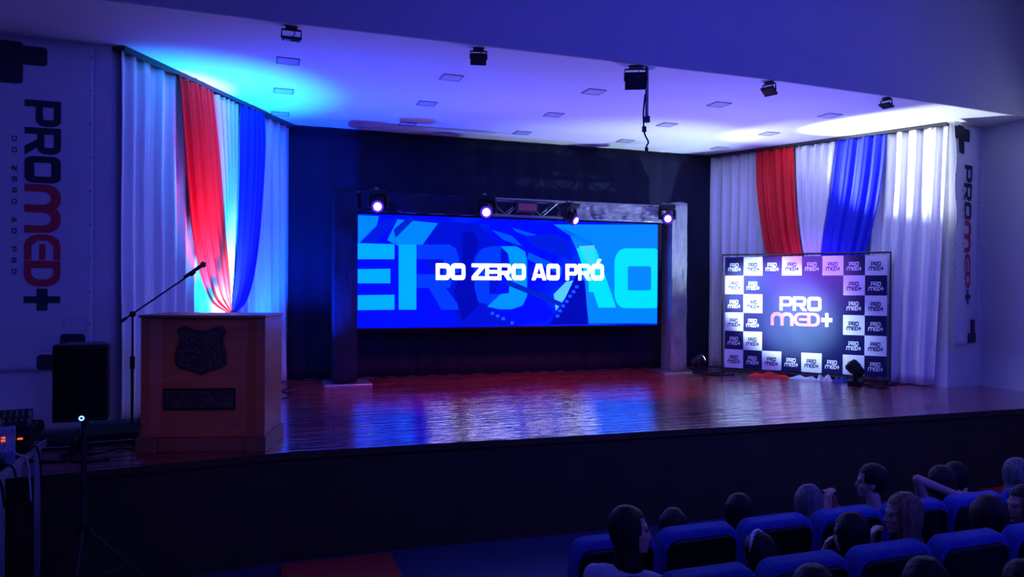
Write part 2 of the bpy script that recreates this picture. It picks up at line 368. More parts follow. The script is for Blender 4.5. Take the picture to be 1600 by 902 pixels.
# right trio
drape('red_drape', 'red cloth drape hanging behind the checkered press backdrop', W2, dR, nR,
      [(2.93, 3.77), (2.90, 3.09), (2.74, 2.1), (2.50, 1.60), (2.25, 1.22), (1.90, 1.02)],
      [(2.26, 3.77), (2.22, 2.90), (2.12, 2.10), (1.98, 1.60), (1.92, 1.30), (1.86, 1.05)], RCLOTH, 4, .14, .9)
drape('blue_drape', 'blue cloth drape hanging behind the checkered press backdrop', W2, dR, nR,
      [(1.56, 3.77), (1.66, 2.85), (1.76, 2.20), (1.81, 1.60), (1.83, 1.30), (1.85, 1.05)],
      [(.81, 3.77), (.85, 3.20), (.95, 2.55), (1.18, 1.75), (1.50, 1.22), (1.83, 1.02)], BCLOTH, 4, .14, .2)
drape('white_drape', 'white cloth drape between the red and blue ones above the press backdrop', W2, dR, nR,
      [(2.24, 3.76), (2.20, 2.90), (2.10, 2.10), (1.97, 1.60), (1.91, 1.30), (1.86, 1.07)],
      [(1.58, 3.76), (1.68, 2.85), (1.77, 2.20), (1.82, 1.60), (1.83, 1.30), (1.85, 1.07)], WCLOTH, 4, .115, 1.7, False)

# ------------------------------------------------------------------ lettering
def rr(x0, y0, x1, y1, rad, n=5):      # rounded rectangle, rad = (bl, br, tr, tl)
    if not isinstance(rad, (list, tuple)): rad = (rad,)*4
    p = []
    for (cx, cy, sx, sy, a0), r_ in zip(((x0, y0, 1, 1, 180), (x1, y0, -1, 1, 270), (x1, y1, -1, -1, 0), (x0, y1, 1, -1, 90)), rad):
        for i in range(n+1):
            a = R(a0+90*i/n); p.append((cx+sx*r_+r_*math.cos(a), cy+sy*r_+r_*math.sin(a)))
    return p
def ring(x0, y0, x1, y1, t, rad, tv=None):
    tv = tv or t
    if not isinstance(rad, (list, tuple)): rad = (rad,)*4
    a = rr(x0, y0, x1, y1, rad); b = rr(x0+t, y0+tv, x1-t, y1-tv, [max(.01, r_-.7*t) for r_ in rad]); n = len(a)
    return [[a[i], a[(i+1) % n], b[(i+1) % n], b[i]] for i in range(n)]
def rc(x0, y0, x1, y1): return [(x0, y0), (x1, y0), (x1, y1), (x0, y1)]
def arch(x0, x1, t, r_):
    a = [(x0, 0)]+rr(x0, 0, x1, 1, (0, 0, r_, r_))[12:][::-1]+[(x1, 0)]
    ri = max(.02, r_-.7*t)
    b = [(x0+t, 0)]+rr(x0+t, 0, x1-t, 1-t, (0, 0, ri, ri))[12:][::-1]+[(x1-t, 0)]
    return [[a[i], a[i+1], b[i+1], b[i]] for i in range(len(a)-1)]
def glyph(c, t=.25):
    if c == 'O': return 1.12, ring(0, 0, 1.12, 1, t, .24)
    if c == 'D': return 1.12, ring(0, 0, 1.12, 1, t, (.02, .32, .32, .02))
    if c == 'P': return 1.05, ring(0, .30, 1.05, 1, t, (.02, .26, .26, .02), .2)+[rc(0, 0, t, .34)]
    if c == 'R': return 1.12, ring(0, .34, 1.08, 1, t, (.02, .24, .24, .02), .2)+[rc(0, 0, t, .38), [(.46, .36), (.80, .36), (1.14, 0), (.78, 0)]]
    if c == 'E': return .98, [rc(0, 0, t, 1), rc(t, .79, .98, 1), rc(t, .395, .92, .605), rc(t, 0, .98, .21)]
    if c == 'Z': return 1.05, [rc(0, .79, 1.05, 1), rc(0, 0, 1.05, .21), [(0, .21), (.40, .21), (1.05, .79), (.65, .79)]]
    if c == 'A': return 1.22, [[(0, 0), (.30, 0), (.66, 1), (.38, 1)], [(1.22, 0), (.92, 0), (.56, 1), (.84, 1)], rc(.2, .16, 1.0, .36)]
    if c == 'Ó': return 1.12, ring(0, 0, 1.12, 1, t, .24)+[[(.46, 1.07), (.68, 1.07), (.92, 1.30), (.62, 1.30)]]
    if c == 'm': return 1.75, arch(0, 1.0, t, .42)+arch(.75, 1.75, t, .42)
    if c == 'e': return 1.0, [[(1.0, 1), (.42, 1)]+[(.42-.42*math.sin(R(a)), .58+.42*math.cos(R(a))) for a in (30, 60, 90)]+[(0, .42)]+[(.42-.42*math.cos(R(a)), .42-.42*math.sin(R(a))) for a in (30, 60, 90)]+[(1.0, 0), (1.0, .2), (.44, .2), (.25, .38), (.25, .62), (.44, .8), (1.0, .8)], rc(.38, .41, 1.0, .59)]
    if c == 'd': return .95, ring(0, 0, .95, 1, t, (.02, .42, .42, .02), .2)
    if c == '+': return .98, [rc(.34, 0, .64, 1), rc(0, .35, .98, .65)]
    if c == ' ': return .45, []
def text(s, gap=.07, t=.25):
    x = 0; out = []
    for c in s:
        w_, fs = glyph(c, t)
        g = 0 if c == 'e' else gap
        out.append((c, [[(x+a, b) for a, b in f] for f in fs])); x += w_+g
    return out, x-gap
def place(s, x0, y0, w_, h, gap=.07, only=None, t=.25):
    fs, tot = text(s, gap, t); k = w_/tot
    return [[(x0+a*k, y0+b*h) for a, b in f] for c, g in fs if only is None or c in only for f in g]
def stacked_logo(x0, y0, w_, h):         # PRO over MED+
    return place('PRO', x0+.15*w_, y0+.52*h, .68*w_, .48*h, .04), place('med', x0, y0, .81*w_, .46*h, .0), place('+', x0+.83*w_, y0, .17*w_, .46*h)

# ------------------------------------------------------------------ LED wall on its goal post truss
YS = 11.0
def scr(px, py, lift=0): q = on_y(px, py, YS-.041-lift*.0025); return q
lw = thing('video_screen', 'wide LED video wall glowing blue and reading DO ZERO AO PRÓ', 'video screen', (3.9, YS, .80))
LO = Vector((3.9, YS, .80))
def loc_pts(p): return Vector(p)-LO
c00, c10, c11, c01 = on_y(558, 513, YS-.04), on_y(1027, 507, YS-.04), on_y(1027, 348, YS-.04), on_y(558, 337, YS-.04)
x0, x1, z0, z1 = (c00.x+c01.x)/2, (c10.x+c11.x)/2, .806, 2.475
o = MB(); o.span((x0-.02-LO.x, -.035, z0-.03-LO.z), (x1+.02-LO.x, .06, z1+.02-LO.z)); o.build('cabinet', BLACK, lw, bevel=.006)
pn = MB(); pn.grid(1, 1, lambda u, v: Vector((x0+(x1-x0)*u-LO.x, -.04, z0+(z1-z0)*v-LO.z))); pn = pn.build('display', screen_mat(), lw)
def clip_scr(poly):      # keep a traced shape inside the display
    out = []
    for px, py in poly:
        q = on_y(px, py, YS-.04); q.x = min(max(q.x, x0), x1); q.z = min(max(q.z, z0), z1); out.append((q.x, q.z))
    return out
def show(name, polys, m, lift):
    if name in ('picture_figure', 'picture_light_area', 'picture_streak') and len(polys) > 1:
        for k_, p in enumerate(polys): show(name, [p], m, lift+.1*k_)
        return
    o = MB(); o.flat([clip_scr(p) for p in polys], lambda x, z: Vector((x-LO.x, -.04-lift*.0015, z-LO.z)))
    return o.build(name, m, pn)
def C3(x, y): return (540+x*.325, 320+y*.3251)
P3 = lambda L_: [C3(x, y) for x, y in L_]
show('picture_light_area', [P3([(58, 50), (160, 55), (150, 100), (60, 190)]), P3([(250, 70), (450, 90), (400, 190), (330, 240), (200, 170)]),
     P3([(1000, 95), (1500, 95), (1500, 570), (1170, 570), (1130, 260), (1080, 150)])], glow('led_sky_blue', (.0, .24, .92), 1.0), 1)
show('picture_light_area', [P3([(1120, 200), (1195, 195), (1205, 270), (1240, 350), (1150, 260)]), P3([(1000, 430), (1060, 370), (1120, 360), (1010, 510)])], glow('led_pale', (.10, .62, .95), 1.0), 3)
cyan = glow('led_cyan', (.0, .42, 1.0), 1.0); cyan2 = glow('led_bright_cyan', (.0, .78, 1.0), 1.0)
def wl(fs, x0_, y0_, h, sx): return [P3([(x0_+a*sx*h, y0_-b*h) for a, b in f]) for f in fs]
show('picture_figure', [P3([(450, 80), (640, 90), (700, 160), (780, 235), (770, 330), (720, 420), (670, 480), (840, 578), (540, 580), (500, 470), (440, 380), (380, 260), (335, 240), (400, 150)])], glow('led_deep_blue', (0, .006, .72), 1.0), 2)
show('picture_figure', [     P3([(860, 150), (1010, 140), (1080, 190), (1090, 270), (1030, 250), (900, 200)]), P3([(60, 190), (190, 70), (250, 70), (130, 200)]), P3([(640, 90), (690, 95), (695, 125), (655, 118)])], glow('led_royal', (0, .012, .80), 1.0), 2)
show('big_word', [P3([(58, 185), (235, 190), (235, 262), (58, 262)]), P3([(58, 310), (215, 308), (215, 378), (58, 378)]), P3([(58, 435), (235, 433), (235, 505), (58, 507)])]
     + [P3([(255, 192), (340, 192), (340, 505), (255, 505)]), P3([(340, 400), (415, 400), (450, 440), (470, 505), (340, 505)])][:1], cyan, 3)
show('big_word', [P3([(340, 192), (500, 192), (532, 215), (545, 262), (340, 262)]), P3([(340, 335), (520, 335), (500, 400), (340, 400)]), P3([(470, 262), (545, 262), (545, 320), (520, 340), (470, 340)]), P3([(400, 400), (480, 400), (560, 505), (460, 505)]),
     P3([(620, 300), (620, 260), (650, 215), (700, 200), (745, 200), (745, 275), (690, 285), (690, 430), (745, 430), (690, 480), (640, 470), (620, 430)])], glow('led_faint_letter', (0, .045, .80), 1.0), 4)
show('big_word', [P3([(745, 200), (820, 200), (862, 225), (872, 270), (872, 440), (850, 485), (800, 503), (740, 503), (680, 490), (745, 430), (785, 425), (790, 290), (780, 235)])], glow('led_mid_blue', (0, .30, .95), 1.0), 3)
show('big_word', [P3([(1165, 300), (1205, 215), (1300, 495), (1215, 495), (1190, 420), (1168, 420)]), P3([(1110, 210), (1205, 212), (1190, 300), (1150, 330)])]
     + [P3([(1292+q[0]/1.12*240, 498-q[1]*288) for q in f2]) for f2 in glyph('O', .30)[1]], cyan2, 3)
show('picture_figure', [P3([(560, 130), (620, 130), (640, 200), (600, 280), (620, 400), (640, 480), (560, 560), (520, 420), (560, 300)]), P3([(1110, 330), (1150, 370), (1160, 500), (1165, 575), (975, 577), (1040, 480)])], glow('led_navy', (0, .003, .50), 1.0), 5)
show('picture_streak', [P3([(800, 110), (1000, 170), (1000, 200), (820, 130)]), P3([(880, 230), (1040, 300), (1040, 340), (870, 260)]), P3([(1040, 110), (1180, 180), (1200, 210), (1060, 140)]), P3([(700, 120), (800, 150), (850, 200), (760, 170)])], glow('led_wave', (0, .09, .95), 1.0), 1)
show('film_strip_holes', [P3([(x-8, y-7), (x+8, y-7), (x+8, y+7), (x-8, y+7)]) for x, y in ((1110, 395), (1095, 418), (1078, 440), (1062, 465), (1045, 487), (1030, 510), (1018, 535), (705, 522), (730, 535), (757, 548), (800, 568))], glow('led_hole', (.01, .10, .85), 1.0), 6)
show('picture_streak', [P3([(780, 360), (1040, 470), (1030, 490), (770, 385)]), P3([(240, 160), (330, 70), (300, 60), (230, 120)])], glow('led_streak', (0, .02, .60), 1.0), 5)
HW = glow('led_white', (1.0, .92, 1.0), 11.0)
tfs, ttot = text('DO ZERO AO PRÓ', .04, .27)
ha, hb, hc_, hd = Vector(scr(681, 437.5)), Vector(scr(943, 438)), Vector(scr(681, 412)), Vector(scr(943, 413))
def hfn(x, y):
    q = ha.lerp(hb, x).lerp(hc_.lerp(hd, x), y); return Vector((q.x-LO.x, -.04-8*.0015, q.z-LO.z))
word = MB()
for c, g in tfs+[(' ', [])]:
    if c == ' ': word.build('headline_word', HW, pn); word = MB()
    else: word.flat([[(a/ttot, b) for a, b in f] for f in g], hfn)
for x in (1.9, 3.0, 4.6, 5.9):
    o = MB(); o.span((x-LO.x-.02, -.0, z1+.02-LO.z), (x-LO.x+.02, .04, 2.64-LO.z)); o.build('hanging_bracket', GREY, lw)

tr = thing('goal_post_truss', 'black draped goal post truss that frames and carries the LED wall', 'truss', (3.9, 11.0, 0))
TO = Vector((3.9, 11.0, 0))
def truss_between(x0_, x1_, name):
    o = MB()
    ys, zs = (-.14, .10), (2.52, 2.77)
    for y in ys:
        for z in zs: o.tube([(x0_-TO.x, y, z), (x1_-TO.x, y, z)], .022, 8)
    n = max(2, round((x1_-x0_)/.3))
    for i in range(n):
        a = x0_+(x1_-x0_)*i/n-TO.x; b = x0_+(x1_-x0_)*(i+1)/n-TO.x; f = i % 2
        for y in ys: o.tube([(a, y, zs[f]), (b, y, zs[1-f])], .011, 6)
        for z in zs: o.tube([(a, ys[f], z), (b, ys[1-f], z)], .011, 6)
    return o.build(name, GREY, tr)
truss_between(1.30, 6.60, 'crossbeam')
def cloth_box(xa, xb, ya, yb, za, zb, name, m, k=0, amp=.012, parent=tr, n=60, label=None):
    o = MB()
    loop = [(xa, yb), (xa, ya), (xb, ya), (xb, yb)]
    def fn(u, v):
        t = u*3; i = min(int(t), 2); f = t-i; x = loop[i][0]+(loop[i+1][0]-loop[i][0])*f; y = loop[i][1]+(loop[i+1][1]-loop[i][1])*f
        z = za+(zb-za)*v
        w_ = 3.2*mnoise.noise(Vector((x*3.1+z*2.2+k, z*2.4-x*1.2, k)))+2.2*mnoise.noise(Vector((x*11+z*9, z*5-x*4, k+5)))+1.0*mnoise.noise(Vector((x*26, z*22, k+9)))
        return Vector((x-TO.x+.4*amp*w_, y-TO.y+amp*w_, z+.008*math.sin(x*14+k)))
    o.grid(n, 30, fn); o2 = o.build(name, m, parent, smooth=True, solid=.004, label=label); return o2
cloth_box(1.06, 1.39, 10.80, 11.12, .03, 2.84, 'tower_cover', KCLOTH, 1, .006, label='black cloth over the left tower')
cloth_box(6.54, 6.83, 10.80, 11.12, .03, 2.84, 'tower_cover', GCLOTH, 2, .012, label='wrinkled charcoal cloth over the right tower')
cloth_box(1.42, 3.35, 10.83, 11.12, 2.50, 2.79, 'beam_cover', KCLOTH, 3, .008, label='black cloth over the crossbeam')
cloth_box(4.72, 6.42, 10.81, 11.12, 2.50, 2.77, 'beam_cover', GCLOTH, 4, .018, n=120, label='wrinkled charcoal cloth over the crossbeam')
for xa, xb, s in ((.93, 1.60, 'left'), (6.36, 7.08, 'right')):
    o = MB(); o.span((xa-TO.x, -.30, .0), (xb-TO.x, .30, .022)); o.build('base_plate', STEEL, tr, bevel=.004)
    o = MB(); cx = (1.22 if s == 'left' else 6.68)-TO.x
    for dx in (-.11, .11):
        for dy in (-.11, .11): o.tube([(cx+dx, dy-.03, .02), (cx+dx, dy-.03, 2.80)], .02, 8)
    for i in range(9):
        for dx in (-.11, .11): o.tube([(cx+dx, -.14 if i % 2 else .08, .05+i*.3), (cx+dx, .08 if i % 2 else -.14, .35+i*.3)], .01, 6)
    o.build('tower', GREY, tr)
o = MB(); o.span((3.80-TO.x, -.19, 2.57), (4.16-TO.x, -.06, 2.74)); o.box((3.98-TO.x, -.20, 2.655), (.30, .02, .11), None, 1)
bal = tag(o.build('power_box', [MATTE, mat('rust_red_panel', (.30, .07, .08), .5)], None, bevel=.006), 'rust red faced box strapped to the crossbeam above the LED wall', 'equipment box')
bal.location = TO

# ------------------------------------------------------------------ moving heads
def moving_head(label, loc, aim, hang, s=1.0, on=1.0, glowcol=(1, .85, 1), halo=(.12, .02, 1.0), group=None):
    """loc = middle of the head; aim = world direction of the lens"""
    sg = 1 if hang else -1
    d = Vector(aim).normalized(); pan = math.atan2(d.x, d.y); base = Vector(loc)+Vector((0, 0, sg*.235*s))
    t = thing('moving_head_light', label, 'stage light', base, 0, group)
    Rz = Matrix.Rotation(-pan, 3, 'Z'); hc = Vector((0, 0, -sg*.235*s))
    o = MB(); o.box((0, 0, -sg*.035*s), (.26*s, .20*s, .07*s), Rz); o.build('base', BLACK, t, bevel=.012*s)
    o = MB()
    for x in (-1, 1):
        o.tube([Rz @ Vector((x*.115*s, 0, -sg*.07*s)), Rz @ Vector((x*.125*s, 0, -sg*.15*s)), Rz @ Vector((x*.12*s, 0, -sg*.25*s))], [.03*s, .032*s, .03*s], 10)
    o.box((0, 0, -sg*.08*s), (.25*s, .07*s, .03*s), Rz); o.build('yoke', BLACK, t, smooth=False, bevel=.004)
    q = d.to_track_quat('Y', 'Z').to_matrix()
    o = MB(); o.tube([hc+q @ Vector((0, y*s, 0)) for y in (-.13, -.12, -.08, -.01, 0, .10, .105, .12)], [k*s for k in (.03, .065, .085, .09, .10, .10, .088, .086)], 20)
    for a in range(6): an = a*PI/3; o.box(hc+q @ Vector((.088*s*math.cos(an), -.06*s, .088*s*math.sin(an))), (.012*s, .09*s, .012*s), q)
    h = o.build('head', BLACK, t)
    o = MB(); o.tube([hc+q @ Vector((0, y*s, 0)) for y in (.112, .124, .128)], [.084*s, .084*s, .066*s], 20)
    o.build('lens_rim', glow('lens_halo_violet', halo, 1.2*on) if on else MATTE, h)  # rim of a lit head glows to imitate the halo around its lens
    o = MB(); o.ellipsoid(hc+q @ Vector((0, .118*s, 0)), (.062*s, .02*s, .062*s), q, 18, 10)
    o.build('lens', glow('lens_white_%.1f' % on, glowcol, 14*on) if on else mat('dark_glass', (.02, .02, .03), .08), h, smooth=True)
    if hang:
        o = MB(); o.tube([(0, 0, 0), (0, .14, .03)], .012, 6); o.tube([(0, .125, -.03), (0, .125, .05)], .03, 8); o.build('clamp', GREY, t)
    return t
eye = Vector((0, 0, H))
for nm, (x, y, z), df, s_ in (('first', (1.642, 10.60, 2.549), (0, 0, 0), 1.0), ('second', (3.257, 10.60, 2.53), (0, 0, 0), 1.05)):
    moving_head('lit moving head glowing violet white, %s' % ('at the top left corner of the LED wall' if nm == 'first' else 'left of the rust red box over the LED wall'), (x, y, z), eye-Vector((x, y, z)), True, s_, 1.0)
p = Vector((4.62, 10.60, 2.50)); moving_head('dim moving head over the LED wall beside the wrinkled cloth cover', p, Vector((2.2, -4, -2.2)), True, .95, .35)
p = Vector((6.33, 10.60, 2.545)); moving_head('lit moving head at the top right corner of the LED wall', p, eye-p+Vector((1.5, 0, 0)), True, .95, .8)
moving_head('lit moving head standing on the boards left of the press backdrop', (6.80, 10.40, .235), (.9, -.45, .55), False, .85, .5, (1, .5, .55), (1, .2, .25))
moving_head('unlit moving head standing on the boards before the press backdrop', (8.40, 8.72, .235), (-.5, .55, .8), False, 1.0, 0)

# ------------------------------------------------------------------ press backdrop
PA, PB = Vector((7.40, 10.61)), Vector((9.02, 8.69)); pd = (PB-PA).normalized(); pn2 = Vector((-.764, -.645)); PW = (PB-PA).length
bd = thing('press_backdrop', 'checkered navy and white press backdrop reading PRO MED+ on a metal frame', 'backdrop', (PA.x, PA.y, 0))
def bp(x, z, o_=0): return Vector((pd.x*x+pn2.x*o_, pd.y*x+pn2.y*o_, z))
def bulge(x, z): return .012*math.sin(PI*x/PW)+.003*math.sin(x*9+z*5)
SX0, SX1, SZ0, SZ1 = .045, PW-.045, .10, 1.935
cw, chh = (SX1-SX0)/8, (SZ1-SZ0)/6
o = MB()
for r_ in range(6):
    for c in range(8):
        mid = 1 <= r_ <= 4 and 2 <= c <= 5
        mi = 1 if (mid or (r_+c) % 2 == 0) else 0
        xa, zt = SX0+c*cw, SZ1-r_*chh
        for i in range(3):
            for j in range(3):
                q = [(xa+cw*(i+a)/3, zt-chh*(j+b)/3) for a, b in ((0, 0), (0, 1), (1, 1), (1, 0))]
                o.add([bp(x, z, bulge(x, z)) for x, z in q], [(0, 1, 2, 3)], mi)
        if not mid:
            A_, B_, C_ = stacked_logo(xa+.16*cw, zt-.76*chh, .68*cw, .44*chh)
            o.flat(A_+B_+C_, lambda x, z: bp(x, z, bulge(x, z)+.003), 0 if mi == 1 else 1)
sheet = o.build('printed_sheet', [VINYL_W, VINYL_K], bd)
A_, B_, C_ = stacked_logo(SX0+2.44*cw, SZ1-(.605)*(SZ1-SZ0), 3.05*cw, .255*(SZ1-SZ0))
o = MB(); o.flat(A_+C_, lambda x, z: bp(x, z, bulge(x, z)+.004)); o.build('logo', mat('white_logo_vinyl', (1, 1, 1), .3), sheet)
o = MB(); o.flat(B_, lambda x, z: bp(x, z, bulge(x, z)+.004)); o.build('logo', mat('red_fade_vinyl', (.95, .10, .18), .3), sheet, label='pink and red part of the logo')
o = MB()
o.tube([bp(0, .0), bp(0, 1.975), bp(PW, 1.975), bp(PW, 0)], .018, 8); o.tube([bp(0, .055), bp(PW, .055)], .016, 8)
for x in (0, PW): o.tube([bp(x, .018, .30), bp(x, .018, -.16)], .016, 8)
o.build('frame', MATTE, bd)
o = MB()
for i in range(17):
    for z in (SZ1+.018, SZ0-.022): x = SX0+.05+(PW-.19)*i/16; o.tube([bp(x, z-.018, .005), bp(x, z+.018, .012)], .004, 5)
o.build('tie', MATTE, bd)

# things lying at the foot of the backdrop
def lump(name, label, cat, c, d, rz, m, n=18, k=0, h=.05):
    o = MB(); Rm = Matrix.Rotation(rz, 3, 'Z')
    def fn(u, v):
        x = (u-.5)*d[0]; y = (v-.5)*d[1]; e = min(u, 1-u, v, 1-v)*6; e = min(1, e)
        z = h*e*(.6+.3*math.sin(u*13+k)+.25*math.sin(v*17+k*2+u*5))
        return Rm @ Vector((x+.01*math.sin(v*21+k), y+.01*math.sin(u*19), max(0.001, z)))
    o.grid(n, n, fn); o.grid(1, 1, lambda u, v: Rm @ Vector(((u-.5)*d[0], (v-.5)*d[1], 0)))
    q = tag(o.build(name, m, smooth=True), label, cat); q.location = (c[0], c[1], .0); return q
a0 = math.atan2(pd.y, pd.x)
def foot(x, o_): return (PA.x+pd.x*x+pn2.x*o_, PA.y+pd.y*x+pn2.y*o_)
lump('red_cloth', 'crumpled red cloth lying under the press backdrop', 'cloth', foot(.78, .10), (.62, .20), a0, RCLOTH, k=1, h=.07)
lump('plastic_bundle', 'flat white plastic bundle under the press backdrop', 'bundle', foot(1.30, .13), (.40, .16), a0, mat('white_plastic_film', (.7, .7, .75), .3), k=3, h=.05)
lump('plastic_bundle', 'smaller crumpled white plastic bundle right of the flat one', 'bundle', foot(1.62, .15), (.22, .14), a0, MATS['white_plastic_film'], k=5, h=.08)
lump('blue_bag', 'small dark blue bag at the foot of the press backdrop', 'bag', foot(1.88, .18), (.26, .15), a0, mat('blue_bag_cloth', (.02, .03, .35), .6), k=7, h=.08)
def cable(label, pts, r_=.006, m=BLACK, name='cable'):
    P_ = [Vector((*p, 0)) if len(p) == 2 else Vector(p) for p in pts]; n = (len(P_)-1)*8
    c = [smooth_curve(P_, i/n) for i in range(n+1)]
    for q in c: q.z = max(q.z, r_)
    o = MB(); o.tube(c, r_, 6); return tag(o.build(name, m, smooth=True), label, 'cable')
cable('black cable heaped on the boards left of the press backdrop', [(6.95, 10.45), (7.1, 10.3), (7.25, 10.45), (7.12, 10.55), (7.05, 10.38), (7.3, 10.25), (7.45, 10.35)], .012)
cable('black cable trailing from the unlit moving head', [(8.45, 8.75), (8.6, 8.6), (8.35, 8.45), (8.62, 8.35), (8.7, 8.6), (8.95, 8.5)], .010)
cable('black power cable running on the boards below the curtain by the lectern', [(.55, 11.2), (.50, 10.8), (.35, 10.4), (.48, 10.0), (.25, 9.6)], .009)

# ------------------------------------------------------------------ ceiling: recessed downlights, flood lights, projector pole
dlx, dly = .324, 8.30
proto = None
rown = ['row nearest the hall', 'middle row', 'row nearest the back curtain']; coln = ['first', 'second', 'third', 'fourth', 'fifth']
for j in range(3):
    for i in range(5):
        lab = 'square recessed ceiling light, %s from the left in the %s' % (coln[i], rown[j])
        loc = (dlx+1.798*i, dly+1.295*j, ZC)
        if proto is None:
            proto = thing('recessed_ceiling_light', lab, 'ceiling light', loc, 0, 'recessed stage ceiling lights')
            o = MB(); a = rr(-.12, -.12, .12, .12, .006, 1); b = rr(-.105, -.105, .105, .105, .006, 1); n = len(a)
            for k in range(n):
                o.add([(a[k][0], a[k][1], -.008), (a[(k+1) % n][0], a[(k+1) % n][1], -.008), (b[(k+1) % n][0], b[(k+1) % n][1], -.008), (b[k][0], b[k][1], -.008)], [(0, 1, 2, 3)])
                o.add([(a[k][0], a[k][1], -.008), (a[(k+1) % n][0], a[(k+1) % n][1], -.008), (a[(k+1) % n][0], a[(k+1) % n][1], 0), (a[k][0], a[k][1], 0)], [(0, 1, 2, 3)])
            o.build('frame', mat('grey_light_frame', (.18, .18, .2), .5), proto, fix=False)
            o = MB(); o.span((-.105, -.105, -.006), (.105, .105, -.001)); o.build('diffuser', mat('unlit_diffuser', (.55, .55, .57), .4), proto)
        else: dup(proto, loc, 0, lab, 'recessed stage ceiling lights')

def flood(label, loc, rz, tilt, s=1.0):
    t = thing('flood_light', label, 'flood light', loc, rz, 'flood lights under the ceiling edge')
    Q = Matrix.Rotation(tilt, 3, 'X'); c = Vector((0, 0, -.17*s))
    o = MB(); o.box((0, 0, -.012), (.16*s, .09*s, .024)); o.build('mount', MATTE, t, bevel=.004)
    o = MB(); o.tube([(-.13*s, 0, -.17*s), (-.13*s, 0, -.03), (.13*s, 0, -.03), (.13*s, 0, -.17*s)], .010, 6); o.build('bracket', MATTE, t)
    o = MB(); o.box(c, (.25*s, .20*s, .035*s), Q)
    for k in range(7): o.box(c+Q @ Vector(((k-3)*.032*s, 0, .028*s)), (.006*s, .16*s, .025*s), Q)
    b = o.build('housing', BLACK, t, bevel=.003)
    o = MB(); o.box(c+Q @ Vector((0, 0, -.019*s)), (.20*s, .15*s, .004), Q); o.build('glass', mat('flood_glass', (.03, .03, .04), .12), b)
    o = MB(); o.tube([(.02, .0, -.02), (.05*s, .04, -.07*s), (.01, .02, -.14*s)], .005, 6); o.build('lead', BLACK, t)
fy = 7.20
for x, rz, tl, s, lb in ((.31, .0, R(8), .66, 'black flood light hung level under the ceiling edge above the left curtain'),
                         (2.12, R(-12), R(-40), .64, 'black flood light tilted to the right, second from the left under the ceiling edge'),
                         (3.90, R(-25), R(-68), .92, 'large tilted black flood light beside the hanging projector pole'),
                         (5.64, R(-70), R(-35), .64, 'black flood light seen edge on, right of the projector pole'),
                         (7.48, R(-80), R(-18), .58, 'small black flood light farthest right under the ceiling edge')):
    flood(lb, (x, fy+(.0 if x < 7 else .09), ZC), rz, tl, s)
t = thing('projector_pole', 'thin pole with loose cables hanging from the ceiling edge over the stage', 'ceiling pole', (4.02, 7.17, ZC))
o = MB(); o.tube([(0, 0, 0), (0, 0, -.55)], .019, 10); o.build('tube', GREY, t)
o = MB(); o.tube([(0, 0, 0), (0, 0, -.012)], .09, 16); o.build('ceiling_plate', GREY, t)
o = MB(); o.box((.005, 0, -.57), (.05, .05, .07)); o.build('clamp', MATTE, t, bevel=.006)
o = MB(); o.tube([smooth_curve([Vector(p) for p in ((-.02, 0, -.30), (-.04, 0, -.48), (-.035, 0, -.66), (-.02, 0, -.74), (.015, 0, -.80), (.02, 0, -.83), (.0, 0, -.86), (0, 0, -.92))], i/40) for i in range(41)], .009, 6)
o.box((-.03, 0, -.68), (.035, .035, .06)); o.box((.0, 0, -.90), (.026, .026, .05)); o.build('loose_cable', BLACK, t)

